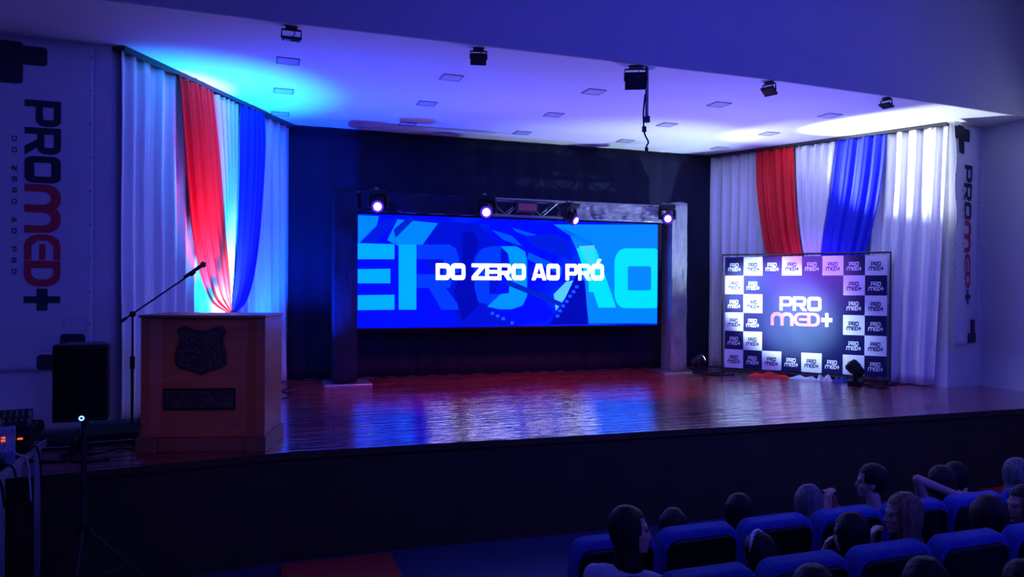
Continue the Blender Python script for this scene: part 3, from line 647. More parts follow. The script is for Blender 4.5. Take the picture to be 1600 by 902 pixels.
# ------------------------------------------------------------------ banners
def banner(label, P, d, n, wid, z0_, z1_, wave):
    t = thing('hanging_banner', label, 'banner', (P.x, P.y, 0))
    def bpnt(x, z, off=0):
        w_ = wave(x/wid, (z-z0_)/(z1_-z0_)); k = x*1.0
        q = d*k+n*(w_+off); return Vector((q.x, q.y, z))
    o = MB(); o.grid(40, 60, lambda u, v: bpnt(wid*u, z0_+(z1_-z0_)*v)); o.build('sheet', BANNER, t, smooth=True, solid=.003)
    ht = z1_-z0_; k = wid/1.08; Z = lambda z: z0_+(z-.57)*ht/3.23
    def flat(name, fs, m): 
        o = MB()
        for f in fs:
            # subdivide by fan-free splitting: keep polygons, follow the sheet
            o.add([bpnt(x*k, Z(z), .006) for x, z in f], [tuple(range(len(f)))])
        o.build(name, m, t)
    ink = []
    def cell(x0_, z0__, x1_, z1__, r_=.03, n_=6):   # a filled rounded block cut in bands so it follows the sheet
        p = rr(x0_, z0__, x1_, z1__, r_, 4); return [p]
    ink += [rr(.18, 3.36, .475, 3.77, .035), rr(.0, 3.55, .68, 3.735, .035)]
    ink += [rr(.80, .58, 1.02, .93, .035), rr(.60, .58, 1.07, .73, .035)]
    X0, CAP, ZT, LEN = .49, .31, 3.215, 2.055
    tm = lambda f: [(X0+b*CAP, ZT-a) for a, b in f]
    # seven characters down the sheet, each traced from its own place
    def ch(c, a0_, a1_):
        w_, fs = glyph(c, .27); return [tm([(a0_+(a/w_)*(a1_-a0_), b) for a, b in f]) for f in fs]
    px = lambda v: (v-161)*LEN/324.0
    blk = ch('P', px(161), px(201))+ch('R', px(203), px(245))+ch('O', px(247), px(288)); pls = ch('+', px(451), px(485))
    red = ch('m', px(290), px(365))+ch('e', px(367), px(407))+ch('d', px(408), px(448))
    small = []
    v = 218
    for c in 'DO ZERO AO PRO':
        if c == ' ': v += 11; continue
        w_, fs = glyph(c, .2); small += [[(.385+b*.042, ZT-px(v)-(a/w_)*.05) for a, b in f] for f in fs]; v += 17
    flat('lettering', blk, INK); flat('plus_sign', pls, INK); flat('lettering', red, INK_R); flat('small_lettering', small, INK); flat('plus_emblem', ink[:2], INK); flat('plus_emblem', ink[2:], INK)
    flat('outline_emblem', ring(.83, .95, 1.03, 1.08, .006, .03), INK_G); flat('outline_emblem', ring(.63, .76, .79, .88, .006, .03), INK_G)
    o = MB()
    for i in range(10):
        z = z0_+.12+(ht-.24)*i/9
        for x in (.02, wid-.02): o.ellipsoid(bpnt(x, z, .006), (.009, .009, .009), None, 8, 6)
    o.build('eyelet', GREY, t)
    return t
banner('tall white banner reading PROMED+ downwards on the wall left of the stage curtain', Vector((-2.61, 8.38)), Vector((1, 0)), Vector((0, -1)), 1.08, .57, 3.80,
       lambda u, v: .004*math.sin(v*9))
wd = Vector((.945, .326)); banner('narrow wavy white banner reading PROMED+ hanging right of the right curtain', Vector((9.30, 7.86)), wd, Vector((.326, -.945)), .84, .63, 3.80,
       lambda u, v: (.012*math.sin(v*23+1)*(1-u)**2*(1.0 if v > .3 else v/.3))+.02*math.sin(u*5+v*3))

# ------------------------------------------------------------------ lectern
la = Vector((-.915, 6.95)); lb_ = Vector((.083, 6.69)); lr = math.atan2(lb_.y-la.y, lb_.x-la.x)
lec = thing('lectern', 'broad wooden lectern with a dark shield emblem at the front left of the stage', 'lectern', (la.x, la.y, 0), lr)
LW, LH, LD = 1.03, 1.165, .62
o = MB()
o.prism([(0, 0), (.07, -.0), (.16, .035), (LW-.16, .035), (LW-.07, 0), (LW, 0), (LW, LD), (.0, LD)], 1, lambda x, y, d: Vector((x, y+.02, .13+d*(LH-.155))))
o.build('body', WOOD, lec, bevel=.006)
o = MB(); o.span((-.01, -.005, LH-.025), (LW+.01, LD+.03, LH)); o.build('top', WOOD_DARK, lec, bevel=.006)
o = MB(); o.prism([(-.02, -.03), (.15, -.03), (.15, .02), (LW-.15, .02), (LW-.15, -.03), (LW+.02, -.03), (LW+.02, LD+.03), (-.02, LD+.03)], .13, lambda x, y, d: Vector((x, y, d)))
o.build('plinth', WOOD_DARK, lec, bevel=.004)
o = MB(); o.span((.0, -.0, .13), (LW, .025, .155)); o.build('molding', WOOD, lec, bevel=.004)
shield = [(270, 332), (283, 318), (305, 312), (322, 320), (345, 330), (375, 334), (405, 330), (430, 320), (452, 312), (472, 318), (484, 336), (473, 360), (472, 390), (480, 420), (486, 455), (484, 490), (462, 510), (430, 518), (400, 528), (373, 543), (345, 528), (315, 518), (282, 510), (262, 490), (258, 455), (266, 420), (276, 390), (280, 360)]
sx = lambda x: (x-118)*LW/538; sz = lambda z: LH-(z-262)*LH/632
o = MB(); o.prism([(sx(x), sz(z)) for x, z in shield][::-1], .022, lambda x, y, d: Vector((x, .055-d-.0, y)))
e = o.build('shield_emblem', BRONZE, lec, bevel=.006)
cx_, cz_ = sx(373), sz(425)
inn = [(cx_+(sx(x)-cx_)*.86, cz_+(sz(z)-cz_)*.86) for x, z in shield]; n = len(shield)
o = MB()
for i in range(n):
    a, b = [(cx_+(sx(x)-cx_)*.90, cz_+(sz(z)-cz_)*.90) for x, z in (shield[i], shield[(i+1) % n])]
    o.tube([(a[0], .032, a[1]), (b[0], .032, b[1])], .006, 6)
for i in range(26):
    x = cx_+random.uniform(-.13, .13); z = cz_+random.uniform(-.12, .13); o.ellipsoid((x, .034, z), (random.uniform(.012, .04), .008, random.uniform(.006, .016)), Matrix.Rotation(random.uniform(-.7, .7), 3, 'Y'), 8, 6)
o.build('relief', BRONZE, e, smooth=True)
o = MB(); o.span((sx(217), .030, sz(695)), (sx(522), .058, sz(605))); pl_ = o.build('name_plate', BRONZE, lec, bevel=.004)
o = MB()
for a, b in (((217, 605), (522, 605)), ((522, 605), (522, 695)), ((522, 695), (217, 695)), ((217, 695), (217, 605))): o.tube([(sx(a[0]), .028, sz(a[1])), (sx(b[0]), .028, sz(b[1]))], .008, 6)
o.build('plate_frame', BLACK, pl_)

# microphone stand
ms = thing('microphone_stand', 'black boom microphone stand left of the lectern, boom pointing over it', 'microphone stand', (-1.035, 7.42, 0))
o = MB()
for a in (R(200), R(320), R(80)): o.tube([(0, 0, .12), (.30*math.cos(a), .30*math.sin(a), .012)], .010, 8); o.ellipsoid((.30*math.cos(a), .30*math.sin(a), .014), (.018, .018, .012))
o.build('tripod', MATTE, ms)
o = MB(); o.tube([(0, 0, .05), (0, 0, .72)], .013, 10); o.tube([(0, 0, .70), (0, 0, 1.14)], .009, 10); o.build('pole', MATTE, ms)
o = MB(); o.tube([(0, 0, .66), (0, 0, .67), (0, 0, .77), (0, 0, .78)], [.014, .021, .021, .014], 12); o.build('height_clutch', BLACK, ms)
b0, b1 = Vector((-.088, 0, 1.093)), Vector((.50, 0, 1.535)); bdv = (b1-b0).normalized()
o = MB(); o.tube([b0, b1], .008, 8); o.tube([b0-bdv*.01, b0+bdv*.05], .014, 8); bo = o.build('boom', MATTE, ms)
o = MB(); o.ellipsoid((0, 0, 1.155), (.028, .022, .028)); o.tube([(0, -.02, 1.155), (0, .04, 1.155)], .012, 8); o.build('boom_joint', BLACK, ms)
o = MB(); o.tube([b1-bdv*.03+Vector((0, 0, -.01)), b1+bdv*.02], .016, 10); o.build('microphone_clip', BLACK, ms)
m0 = b1-bdv*.02+Vector((0, 0, .012))
mic = thing('microphone', 'black handheld microphone clipped to the boom stand by the lectern', 'microphone', Vector((-1.035, 7.42, 0))+m0)
o = MB(); o.tube([-bdv*.08, bdv*.10], [.013, .018], 12); o.build('handle', BLACK, mic, smooth=True)
o = MB(); o.ellipsoid(bdv*.125, (.027, .027, .030), None, 14, 10); o.build('grille_head', noisy('mic_grille', (.05, .05, .06), (.12, .12, .13), (300, 300, 300), .4, metal=.7), mic, smooth=True)

# ------------------------------------------------------------------ loudspeaker on its stand
sx0, sy0 = -1.135, 5.9
ss = thing('speaker_stand', 'black tripod speaker stand in front of the stage, left of the lectern', 'speaker stand', (sx0, sy0+.05, FL))
o = MB(); o.tube([(0, 0, .20), (0, 0, .95)], .019, 12); o.tube([(0, 0, .9), (0, 0, 1.42)], .0175, 12); o.build('pole', MATTE, ss)
o = MB(); o.tube([(0, 0, .58), (0, 0, .68)], .034, 12); o.build('leg_collar', BLACK, ss)
o = MB(); o.tube([(0, 0, .90), (0, 0, .98)], .027, 12); o.tube([(0, -.03, .94), (0, -.08, .94)], .012, 8); o.build('collar', BLACK, ss)
for a in (R(-90), R(30), R(150)):
    o = MB(); e = Vector((.55*math.cos(a), .55*math.sin(a), .015)); o.tube([(0.03*math.cos(a), .03*math.sin(a), .63), e], .013, 8); o.tube([(0, 0, .25), e*.5+Vector((0, 0, .31*.5+.14))], .009, 6)
    l = o.build('leg', MATTE, ss); o = MB(); o.ellipsoid(e, (.02, .02, .015)); o.build('rubber_foot', BLACK, l)
ls = thing('loudspeaker', 'black loudspeaker on the tripod stand with a small blue light ring', 'loudspeaker', (sx0, sy0, .475), R(3))
o = MB(); o.prism([(-.168, -.11), (.168, -.11), (.168, .02), (.11, .20), (-.11, .20), (-.168, .02)], .53, lambda x, y, d: Vector((x, y, d))); o.build('cabinet', BLACK, ls, bevel=.012)
o = MB(); o.grid(10, 14, lambda u, v: Vector((-.158+.316*u, -.118-.012*math.sin(PI*u), .03+.47*v))); o.build('grille', GRILLE, ls, smooth=True, solid=.004)
o = MB(); o.tube([(.012+.013*math.cos(a), -.134, .028+.013*math.sin(a)) for a in [i*2*PI/16 for i in range(16)]], .0048, 6, closed=True)
o.build('badge_light', glow('blue_led', (.12, .25, 1), 5), ls)

# ------------------------------------------------------------------ gear on the stage behind the speaker
def gear(name, label, loc, rz, d, extras, txt=False):
    t = thing(name, label, 'audio equipment', loc, rz)
    o = MB(); w_, dp, h = d
    o.prism([(0, 0), (dp, 0), (dp, h), (dp*.35, h), (0, h*.55)], w_, lambda x, y, e: Vector((e-w_/2, x-dp/2, y+.015))); b = o.build('case', BLACK, t, bevel=.008)
    for i in range(7):
        for j in range(2):
            o = MB(); o.tube([(-w_*.38+i*w_*.12, dp*(.05+.18*j), h+.012), (-w_*.38+i*w_*.12, dp*(.05+.18*j), h+.035)], .009, 8); o.build('knob', GREY, t)
    for s_ in (-1, 1):
        o = MB(); o.span((s_*w_*.5-.015, -dp*.2, h*.6), (s_*w_*.5+.015, dp*.4, h+.05)); o.build('end_cheek', MATTE, t, bevel=.006)
    o = MB(); o.box((0, -dp/2-.002, .05), (w_*.8, .004, .006)); o.build('edge_strip', STEEL, t)
    for i in range(4):
        o = MB(); o.span(((-1 if i % 2 else 1)*w_*.4-.015, (-1 if i < 2 else 1)*dp*.4-.015, 0), ((-1 if i % 2 else 1)*w_*.4+.015, (-1 if i < 2 else 1)*dp*.4+.015, .02)); o.build('foot', BLACK, t)
    if txt:
        o = MB(); k = random.Random(3)
        for i in range(14):
            if i in (4, 5): continue
            o.box((-w_*.22+i*.020, -dp*.30, h*.86+.0), (.012, .002, .009), Matrix.Rotation(R(-28), 3, 'X'))
        o.build('faint_marking', mat('pale_marking', (.5, .5, .55), .5), t)
    return t
gear('audio_console', 'black audio console on the boards between speaker pole and microphone stand', (-1.20, 7.45, 0), R(6), (.44, .30, .17), 0, True)
gear('audio_console', 'lower black audio console on the boards left of the speaker pole', (-1.62, 7.30, 0), R(-4), (.40, .28, .13), 0)
cable('black cable lying on the boards at the left stage edge', [(-1.75, 6.9), (-1.5, 6.75), (-1.35, 6.9), (-1.5, 7.0), (-1.3, 6.7), (-1.1, 6.75)], .012)
cable('thin black cable running from the console toward the lectern', [(-1.45, 7.1), (-1.25, 7.0), (-1.1, 7.15), (-.98, 7.1), (-.96, 7.25)], .009)

# ------------------------------------------------------------------ equipment table at the far left
TB = Vector((-1.42, 5.0, FL)); TZ = 1.25
et = thing('equipment_table', 'metal edged equipment table crowded with gear at the left photo edge', 'table', TB)
o = MB(); o.span((-.90, -.25, TZ-.03), (0, 1.13, TZ)); o.build('tabletop', mat('dark_laminate', (.05, .05, .09), .25), et, bevel=.004)
o = MB(); o.span((-.0, -.25, TZ-.035), (.015, 1.13, TZ+.006)); o.span((-.9, -.265, TZ-.035), (.015, -.25, TZ+.006)); o.build('metal_edge', STEEL, et)
for x, y in ((-.03, .28), (-.03, 1.08), (-.85, -.2), (-.85, 1.0), (-.03, -.22)):
    o = MB(); o.box((x, y, (TZ-.03)/2), (.035, .035, TZ-.03)); o.build('leg', STEEL, et, bevel=.003)
o = MB(); o.tube([(-.03, .28, .42), (-.60, -.15, .05)], .014, 8); o.tube([(-.03, .28, .25), (-.03, 1.0, .25)], .012, 8); o.build('brace', STEEL, et)
def desk(name, label, loc, rz, w_, dp, h, tilt, m=BLACK, leds=0, cat='audio equipment'):
    t = thing(name, label, cat, loc, rz); Q = Matrix.Rotation(tilt, 3, 'X'); lift = dp/2*abs(math.sin(tilt))+h/2*math.cos(tilt)+.001
    c = Vector((0, 0, lift)); o = MB(); o.box(c, (w_, dp, h), Q); o.build('body', m, t, bevel=.006)
    n = int(w_/.035)
    for i in range(n):
        o = MB(); x = -w_/2+(i+.5)*w_/n
        o.box(c+Q @ Vector((x, -dp*.25, h/2+.004)), (.010, .02, .012), Q)
        for j in range(3): o.tube([c+Q @ Vector((x, dp*(.02+.12*j), h/2)), c+Q @ Vector((x, dp*(.02+.12*j), h/2+.016))], .007, 6)
        o.build('channel_strip', STEEL, t)
    if leds:
        o = MB()
        for i in range(leds): o.box(c+Q @ Vector((w_*.30-.03*(i % 2), dp*(-.1+.11*(i//2)), h/2+.004)), (.022, .012, .006), Q)
        o.build('indicator_light', glow('orange_led', (1, .10, .02), 1.6), t)
    return t
tz = FL+TZ
desk('mixing_desk', 'blue lit mixing desk in the middle of the equipment table', (-1.60, 5.50, tz), R(14), .32, .40, .09, R(14), mat('blue_lit_panel', (.22, .26, .50), .35), 4)  # blue light falling on the desk is put into its body colour
desk('control_unit', 'small control unit tilted up at the far end of the equipment table', (-1.60, 5.88, tz+.115), R(10), .32, .22, .06, R(22), BLACK, 0)
desk('control_unit', 'flat control unit with orange lights at the near end of the equipment table', (-1.56, 5.14, tz), R(5), .24, .24, .06, R(4), BLACK, 3)
o = MB(); o.box((0, 0, .055), (.30, .22, .11)); q = tag(o.build('equipment_case', MATTE, bevel=.01), 'black equipment case on the far right corner of the equipment table', 'equipment case'); q.location = (-1.60, 5.88, tz)
desk('control_unit', 'small control unit with white keys leaning at the table corner nearest the loudspeaker', (-1.50, 6.02, tz), R(-15), .14, .20, .07, R(30), BLACK, 0)
k = random.Random(9)
for i, lb in enumerate(('upright wireless receiver behind the blue lit mixing desk', 'wireless receiver lying flat between the mixing desk and the near control unit')):
    t = thing('wireless_receiver', lb, 'audio equipment', ((-1.50, 5.74, tz), (-1.53, 5.29, tz))[i], R(12)); hh = (.17, .05)[i]
    o = MB(); o.box((0, 0, hh/2), (.18, .05 if i == 0 else .08, hh)); o.build('case', BLACK, t, bevel=.005)
    o = MB(); o.tube([(-.07, .01, hh), (-.09, .01, hh+.09)], .004, 6); o.build('antenna', STEEL, t)
    o = MB(); o.tube([(.07, .01, hh), (.09, .01, hh+.09)], .004, 6); o.build('antenna', STEEL, t)
    o = MB(); o.box((.03, -.028 if i == 0 else -.043, hh*.55), (.03, .006, .012)); o.build('indicator_light', glow('orange_led', (1, .10, .02), 1.6), t)
lt = thing('laptop', 'open dark laptop raised above the gear on the equipment table', 'laptop', (-1.98, 5.72, tz+.0), R(25))
o = MB(); o.box((0, 0, .06), (.30, .20, .12)); o.build('riser', MATTE, lt, bevel=.004)
o = MB(); o.box((0, 0, .13), (.33, .23, .02)); o.build('keyboard_base', BLACK, lt, bevel=.004)
o = MB(); Q = Matrix.Rotation(R(-50), 3, 'X'); o.box(Vector((0, .16, .20)), (.33, .012, .22), Matrix.Rotation(R(-42), 3, 'X')); o.build('screen_lid', BLACK, lt, bevel=.004)
k = random.Random(5)
for i, lb in enumerate(('looped black cable over the front of the mixing desk', 'black cable drooping over the table edge by the loudspeaker', 'pale cable curling across the near end of the equipment table', 'black cable bunch at the far corner of the equipment table')):
    y0 = 5.0+.27*i; pts = [(-1.85+.16*j, y0+k.uniform(-.1, .1), tz+.10+k.uniform(-.03, .05)) for j in range(3)]+[(-1.44, y0, tz+.03), (-1.385, y0+.02, tz-.02), (-1.37, y0+.05, tz-.18-k.uniform(0, .15))]
    cable(lb, pts, .007, mat('pale_cable', (.4, .4, .5), .5) if i == 2 else BLACK)

pb = on_z(73, 897, FL+.05)
t = thing('power_strip', 'small dark power strip with a tiny blue light on the hall floor before the stage', 'power strip', (pb.x, pb.y, FL), R(20))
o = MB(); o.box((0, 0, .022), (.26, .06, .044)); o.build('case', BLACK, t, bevel=.006)
o = MB(); o.ellipsoid((0, -.0, .048), (.007, .007, .005)); o.build('indicator_light', glow('blue_led_small', (.1, .2, 1), 6), t)
o = MB()
for i in range(3): o.tube([(-.09+.05*i, 0, .040), (-.09+.05*i, 0, .047)], .016, 10)
o.build('socket', MATTE, t)
t = thing('rack_case', 'road case with a pale front panel standing under the equipment table', 'equipment case', (-1.80, 5.22, FL))
o = MB(); o.box((0, 0, .36), (.52, .50, .68)); o.build('shell', BLACK, t, bevel=.012)
o = MB()
for x in (-.26, .26):
    for y in (-.25, .25): o.box((x, y, .36), (.03, .03, .68))
o.build('corner_trim', STEEL, t, bevel=.004)
o = MB(); o.box((.262, 0, .46), (.006, .34, .26)); o.build('front_panel', mat('pale_panel', (.30, .34, .55), .4), t)
o = MB()
for x in (-.2, .2):
    for y in (-.19, .19): o.tube([(x-.015, y, .02), (x+.015, y, .02)], .02, 12)
o.build('caster', MATTE, t)

# ------------------------------------------------------------------ red carpet runners in front of the stage
for xa, xb, ya, yb, lb in ((.215, 1.135, 5.2, 6.50, 'red carpeted block against the stage front, left of the seats'), (8.0, 9.0, 6.0, 6.42, 'red carpeted block against the stage front, behind the seated people')):
    o = MB(); o.prism([(xa, yb+.0), (xb, yb-.02), (xb, ya), (xa, ya)], .045, lambda x, y, d: Vector((x, y, FL+d)))
    tag(o.build('red_carpet_block', RED_CARPET, bevel=.008), lb, 'carpet block')

# ------------------------------------------------------------------ seats
SP = .555; SW = .515
def seat_proto(label, loc):
    t = thing('auditorium_seat', label, 'seat', loc, 0)
    tilt = Matrix.Rotation(R(-9), 3, 'X')
    def slab(w_, z0_, z1_, ya, yb, rad, name, m, bev, par=t, nn=7):
        o = MB(); poly = rr(-w_/2, z0_, w_/2, z1_, rad, nn)
        def fn(x, z, d):
            bow = .018*math.cos(x/w_*PI)
            q = Vector((x, ya+(yb-ya)*d+bow, z-.40)); q = Matrix.Rotation(R(9), 3, 'X') @ q; q.z += .40; return q
        o.prism(poly, 1, fn); return o.build(name, m, par, bevel=bev, seg=4, smooth=False)
    slab(SW, .40, .965, -.060, .050, (.05, .05, .08, .08), 'backrest', SEATBLUE, .028)
    b = slab(SW-.055, .37, .925, -.082, -.04, (.04, .04, .065, .065), 'back_shell', SEATSHELL, .008)
    o = MB(); o.prism(rr(-.235, 0, .235, .44, .06, 5), .11, lambda x, y, d: Vector((x, y+.02, .30+d))); o.build('cushion', SEATBLUE, t, bevel=.03, seg=3)
    for s in (-1,):
        o = MB(); o.box((s*.2775, .18, .58), (.05, .36, .035)); o.box((s*.2775, .14, .30), (.035, .26, .56)); o.build('armrest', SEATSHELL, t, bevel=.012)
    o = MB(); o.box((0, .16, .015), (.36, .30, .03)); o.box((0, .16, .16), (.10, .10, .28)); o.build('pedestal', MATTE, t, bevel=.01)
    return t
rows = [dict(y=3.88, x=1.93, n=8, f=FL, nm='front'), dict(y=3.12, x=1.49, n=7, f=FL+.07, nm='second'), dict(y=2.34, x=1.40, n=5, f=FL+.14, nm='third')]
sp = None; ordn = ['first', 'second', 'third', 'fourth', 'fifth', 'sixth', 'seventh', 'eighth']
for r_ in rows:
    for i in range(r_['n']):
        lab = 'blue auditorium seat with black back shell, %s from the aisle in the %s row' % (ordn[i], r_['nm'])
        loc = (r_['x']+SP*i, r_['y'], r_['f'])
        grp = 'blue seats in the %s row' % r_['nm']
        if sp is None: sp = seat_proto(lab, loc); sp['group'] = grp
        else: dup(sp, loc, 0, lab, grp)

# ------------------------------------------------------------------ people
SKIN = noisy('skin', (.50, .27, .20), (.58, .33, .25), (9, 9, 9), .5)
SKIN_D = noisy('darker_skin', (.34, .17, .12), (.40, .21, .15), (9, 9, 9), .5)
EYE = mat('dark_eye', (.03, .02, .02), .2); LIP = mat('lips', (.45, .12, .12), .45)
def hairm(n_, a, b): return noisy(n_, a, b, (50, 50, 6), .5, .5, (90, 90, 12), spec=.25)
HAIR_K = hairm('black_hair', (.004, .003, .004), (.012, .009, .010)); HAIR_B = hairm('brown_hair', (.018, .009, .007), (.04, .02, .015))
HAIR_Y = hairm('blond_hair', (.06, .035, .025), (.26, .17, .11)); HAIR_G = hairm('ash_hair', (.10, .085, .085), (.24, .21, .21))
def remesh(mb, name, mats, parent, voxel, smooth=4):
    me = bpy.data.meshes.new(name); me.from_pydata(mb.v, [], mb.f); me.update()
    bm = bmesh.new(); bm.from_mesh(me); bmesh.ops.recalc_face_normals(bm, faces=bm.faces); bm.to_mesh(me); bm.free()
    o = bpy.data.objects.new(name, me); COL.objects.link(o)
    r_ = o.modifiers.new('r', 'REMESH'); r_.mode = 'VOXEL'; r_.voxel_size = voxel
    s_ = o.modifiers.new('s', 'SMOOTH'); s_.factor = .5; s_.iterations = smooth
    dg = bpy.context.evaluated_depsgraph_get(); dg.update()
    new = bpy.data.meshes.new_from_object(o.evaluated_get(dg)); new.name = name
    o.modifiers.clear(); o.data = new; bpy.data.meshes.remove(me)
    new.materials.clear()
    for k_ in mats: new.materials.append(k_)
    new.polygons.foreach_set('use_smooth', [True]*len(new.polygons))
    o.parent = parent; return o
def hand(mb, w_, d, nrm, side, curl=.5, s=1.0):
    """wrist w_, direction d, palm normal nrm, side = +1 thumb along d x nrm"""
    d = Vector(d).normalized(); nrm = (Vector(nrm)-d*Vector(nrm).dot(d)).normalized(); ax = d.cross(nrm).normalized()*side
    w_ = Vector(w_)
    for k_ in (-.027, -.009, .009, .027): mb.capsule(w_+ax*k_*.7*s+d*.012*s, w_+ax*k_*s+d*.082*s, .0155*s, .0135*s, 8)
    for k_, ln in ((.031, .070), (.0105, .080), (-.0105, .075), (-.031, .058)):
        p = w_+ax*k_*s+d*.085*s; dd = (d+ax*k_*2.2).normalized(); a = 0
        for seg, f in ((0, .45), (1, .31), (2, .24)):
            a += curl*(.75 if seg else .5)
            q = p+(dd*math.cos(a)+nrm*math.sin(a))*ln*f*s; mb.capsule(p, q, (.0092-.0008*seg)*s, (.0086-.0008*seg)*s, 8); p = q
    p = w_+ax*.022*s+d*.022*s; a = ax*.75+d*.65+nrm*.25
    q = p+a.normalized()*.042*s; mb.capsule(p, q, .0135*s, .0110*s, 8); e = q+(d*.85+nrm*.45+ax*.15).normalized()*.032*s; mb.capsule(q, e, .0108*s, .0092*s, 8)
def person(label, hip, rz, s=.92, lean=0.0, turn=0.0, nod=0.0, side=0.0, hair=('long', HAIR_K, .34), top=None, topname='shirt', skin=SKIN, arms=None, group=None, voxel=.0065, sleeve=.55, extra=None):
    """hip: world point on the seat; +Y is ahead of the sitter; turn>0 looks to the sitter's left"""
    t = thing('person', label, 'person', hip, rz, group)
    UP = Matrix.Rotation(-lean, 3, 'X') @ Matrix.Rotation(side, 3, 'Y')
    def U(x, y, z): return (UP @ (Vector((x, y, z-.10))) + Vector((0, 0, .10)))*s
    def D(x, y, z): return Vector((x, y, z))*s
    mb = MB()
    # trunk
    mb.capsule(U(-.07, -.01, .10), U(.07, -.01, .10), .115*s, .115*s, 14)
    mb.ellipsoid(U(0, 0, .26), (.135*s, .095*s, .16*s), UP); mb.ellipsoid(U(0, 0, .42), (.155*s, .105*s, .15*s), UP)
    mb.capsule(U(-.13, 0, .505), U(.13, 0, .505), .055*s, .055*s, 12)
    mb.capsule(U(0, -.005, .52), U(0, .015, .64), .052*s, .048*s, 12)
    # head
    HR = UP @ Matrix.Rotation(turn, 3, 'Z') @ Matrix.Rotation(-nod, 3, 'X'); hc = U(0, .03, .745)
    def Hd(x, y, z): return hc+HR @ Vector((x, y, z))*s
    mb.ellipsoid(Hd(0, -.012, .025), (.076*s, .095*s, .095*s), HR, 20, 14)
    mb.ellipsoid(Hd(0, .024, -.038), (.060*s, .066*s, .080*s), HR, 18, 12)
    mb.ellipsoid(Hd(0, .064, -.098), (.026*s, .020*s, .018*s), HR)
    mb.capsule(Hd(0, .082, .008), Hd(0, .099, -.036), .0065*s, .0115*s, 8); mb.ellipsoid(Hd(0, .094, -.040), (.017*s, .012*s, .009*s), HR)
    mb.ellipsoid(Hd(0, .083, -.068), (.024*s, .011*s, .006*s), HR); mb.ellipsoid(Hd(0, .081, -.078), (.021*s, .011*s, .007*s), HR)
    for e in (-1, 1):
        mb.capsule(Hd(e*.012, .080, .018), Hd(e*.045, .070, .020), .010*s, .009*s, 8)
        mb.ellipsoid(Hd(e*.046, .054, -.032), (.018*s, .018*s, .018*s), HR)
        mb.ellipsoid(Hd(e*.030, .078, .000), (.0125*s, .009*s, .008*s), HR)
        mb.ellipsoid(Hd(e*.077, -.008, -.018), (.008*s, .019*s, .030*s), HR)
    # arms
    ar = arms or {}
    for e in (-1, 1):
        sh = U(e*.175, 0, .50)
        sp_ = ar.get(e, (U(e*.225, .02, .24)/s, D(e*.13, .25, .175)/s, Vector((-e*.35, .9, -.15)), Vector((0, 0, -1)), .35))
        el, wr, hd, pn_, cu_ = Vector(sp_[0])*s, Vector(sp_[1])*s, sp_[2], sp_[3], sp_[4]
        mb.capsule(sh, el, .047*s, .038*s, 12); mb.capsule(el, wr, .038*s, .026*s, 12)
        mb.capsule(wr, wr+Vector(hd).normalized()*.02*s, .025*s, .024*s, 10)
        hand(mb, wr, hd, pn_, sp_[5] if len(sp_) > 5 else -e, cu_, s)
        # legs
        hp = D(e*.09, .02, .085); kn = D(e*.13, .43, .085); an = D(e*.13, .45, -.29)
        mb.capsule(hp, kn, .082*s, .056*s, 12); mb.capsule(kn, an, .056*s, .036*s, 12)
        mb.capsule(an+D(0, -.03, -.02), an+D(0, .14, -.035), .036*s, .030*s, 10)
    body = remesh(mb, 'body', [skin, EYE, LIP], t, voxel, 3)
    inv = HR.transposed()
    for p in body.data.polygons:
        l = inv @ (p.center-hc)/s
        if l.y > .05 and abs(l.z) < .05:
            if min((l.x-.030)**2, (l.x+.030)**2)/.012**2+(l.z-.0)**2/.0055**2 < 1: p.material_index = 1
        if l.y > .07 and (l.x/.024)**2+((l.z+.073)/.010)**2 < 1: p.material_index = 2
    # clothing
    c = MB()
    c.capsule(U(-.07, -.01, .10), U(.07, -.01, .10), .128*s, .128*s, 14)
    c.ellipsoid(U(0, 0, .26), (.150*s, .110*s, .175*s), UP); c.ellipsoid(U(0, 0, .42), (.170*s, .120*s, .145*s), UP)
    c.capsule(U(-.13, 0, .503), U(.13, 0, .503), .064*s, .064*s, 12)
    for e in (-1, 1):
        sh = U(e*.175, 0, .50); sp_ = ar.get(e, (U(e*.225, .02, .24)/s, D(e*.13, .25, .175)/s))
        el = Vector(sp_[0])*s; wr = Vector(sp_[1])*s
        if sleeve <= 1: c.capsule(sh, sh.lerp(el, sleeve), .058*s, .052*s, 12)
        else: c.capsule(sh, el, .058*s, .050*s, 12); c.capsule(el, el.lerp(wr, sleeve-1), .050*s, .036*s, 12)
    remesh(c, topname, [top or mat('dark_shirt', (.03, .03, .05), .8)], t, .009, 4)
    c = MB()
    for e in (-1, 1):
        hp = D(e*.09, .02, .085); kn = D(e*.13, .43, .085); an = D(e*.13, .45, -.25)
        c.capsule(hp, kn, .095*s, .068*s, 12); c.capsule(kn, an, .068*s, .052*s, 12)
    c.capsule(D(-.07, -.01, .09), D(.07, -.01, .09), .125*s, .125*s, 12)
    remesh(c, 'trousers', [mat('dark_trousers', (.02, .025, .05), .8)], t, .011, 4)
    # hair
    kind, hm, ln = hair[:3]; h = MB()
    h.ellipsoid(Hd(0, -.020, .032), (.088*s, .104*s, .102*s), HR, 24, 16)
    rnd = random.Random(hash(label) % 997 if False else len(label)*7+int(abs(hip[0])*100))
    wrap = 118 if len(hair) < 4 else hair[3]
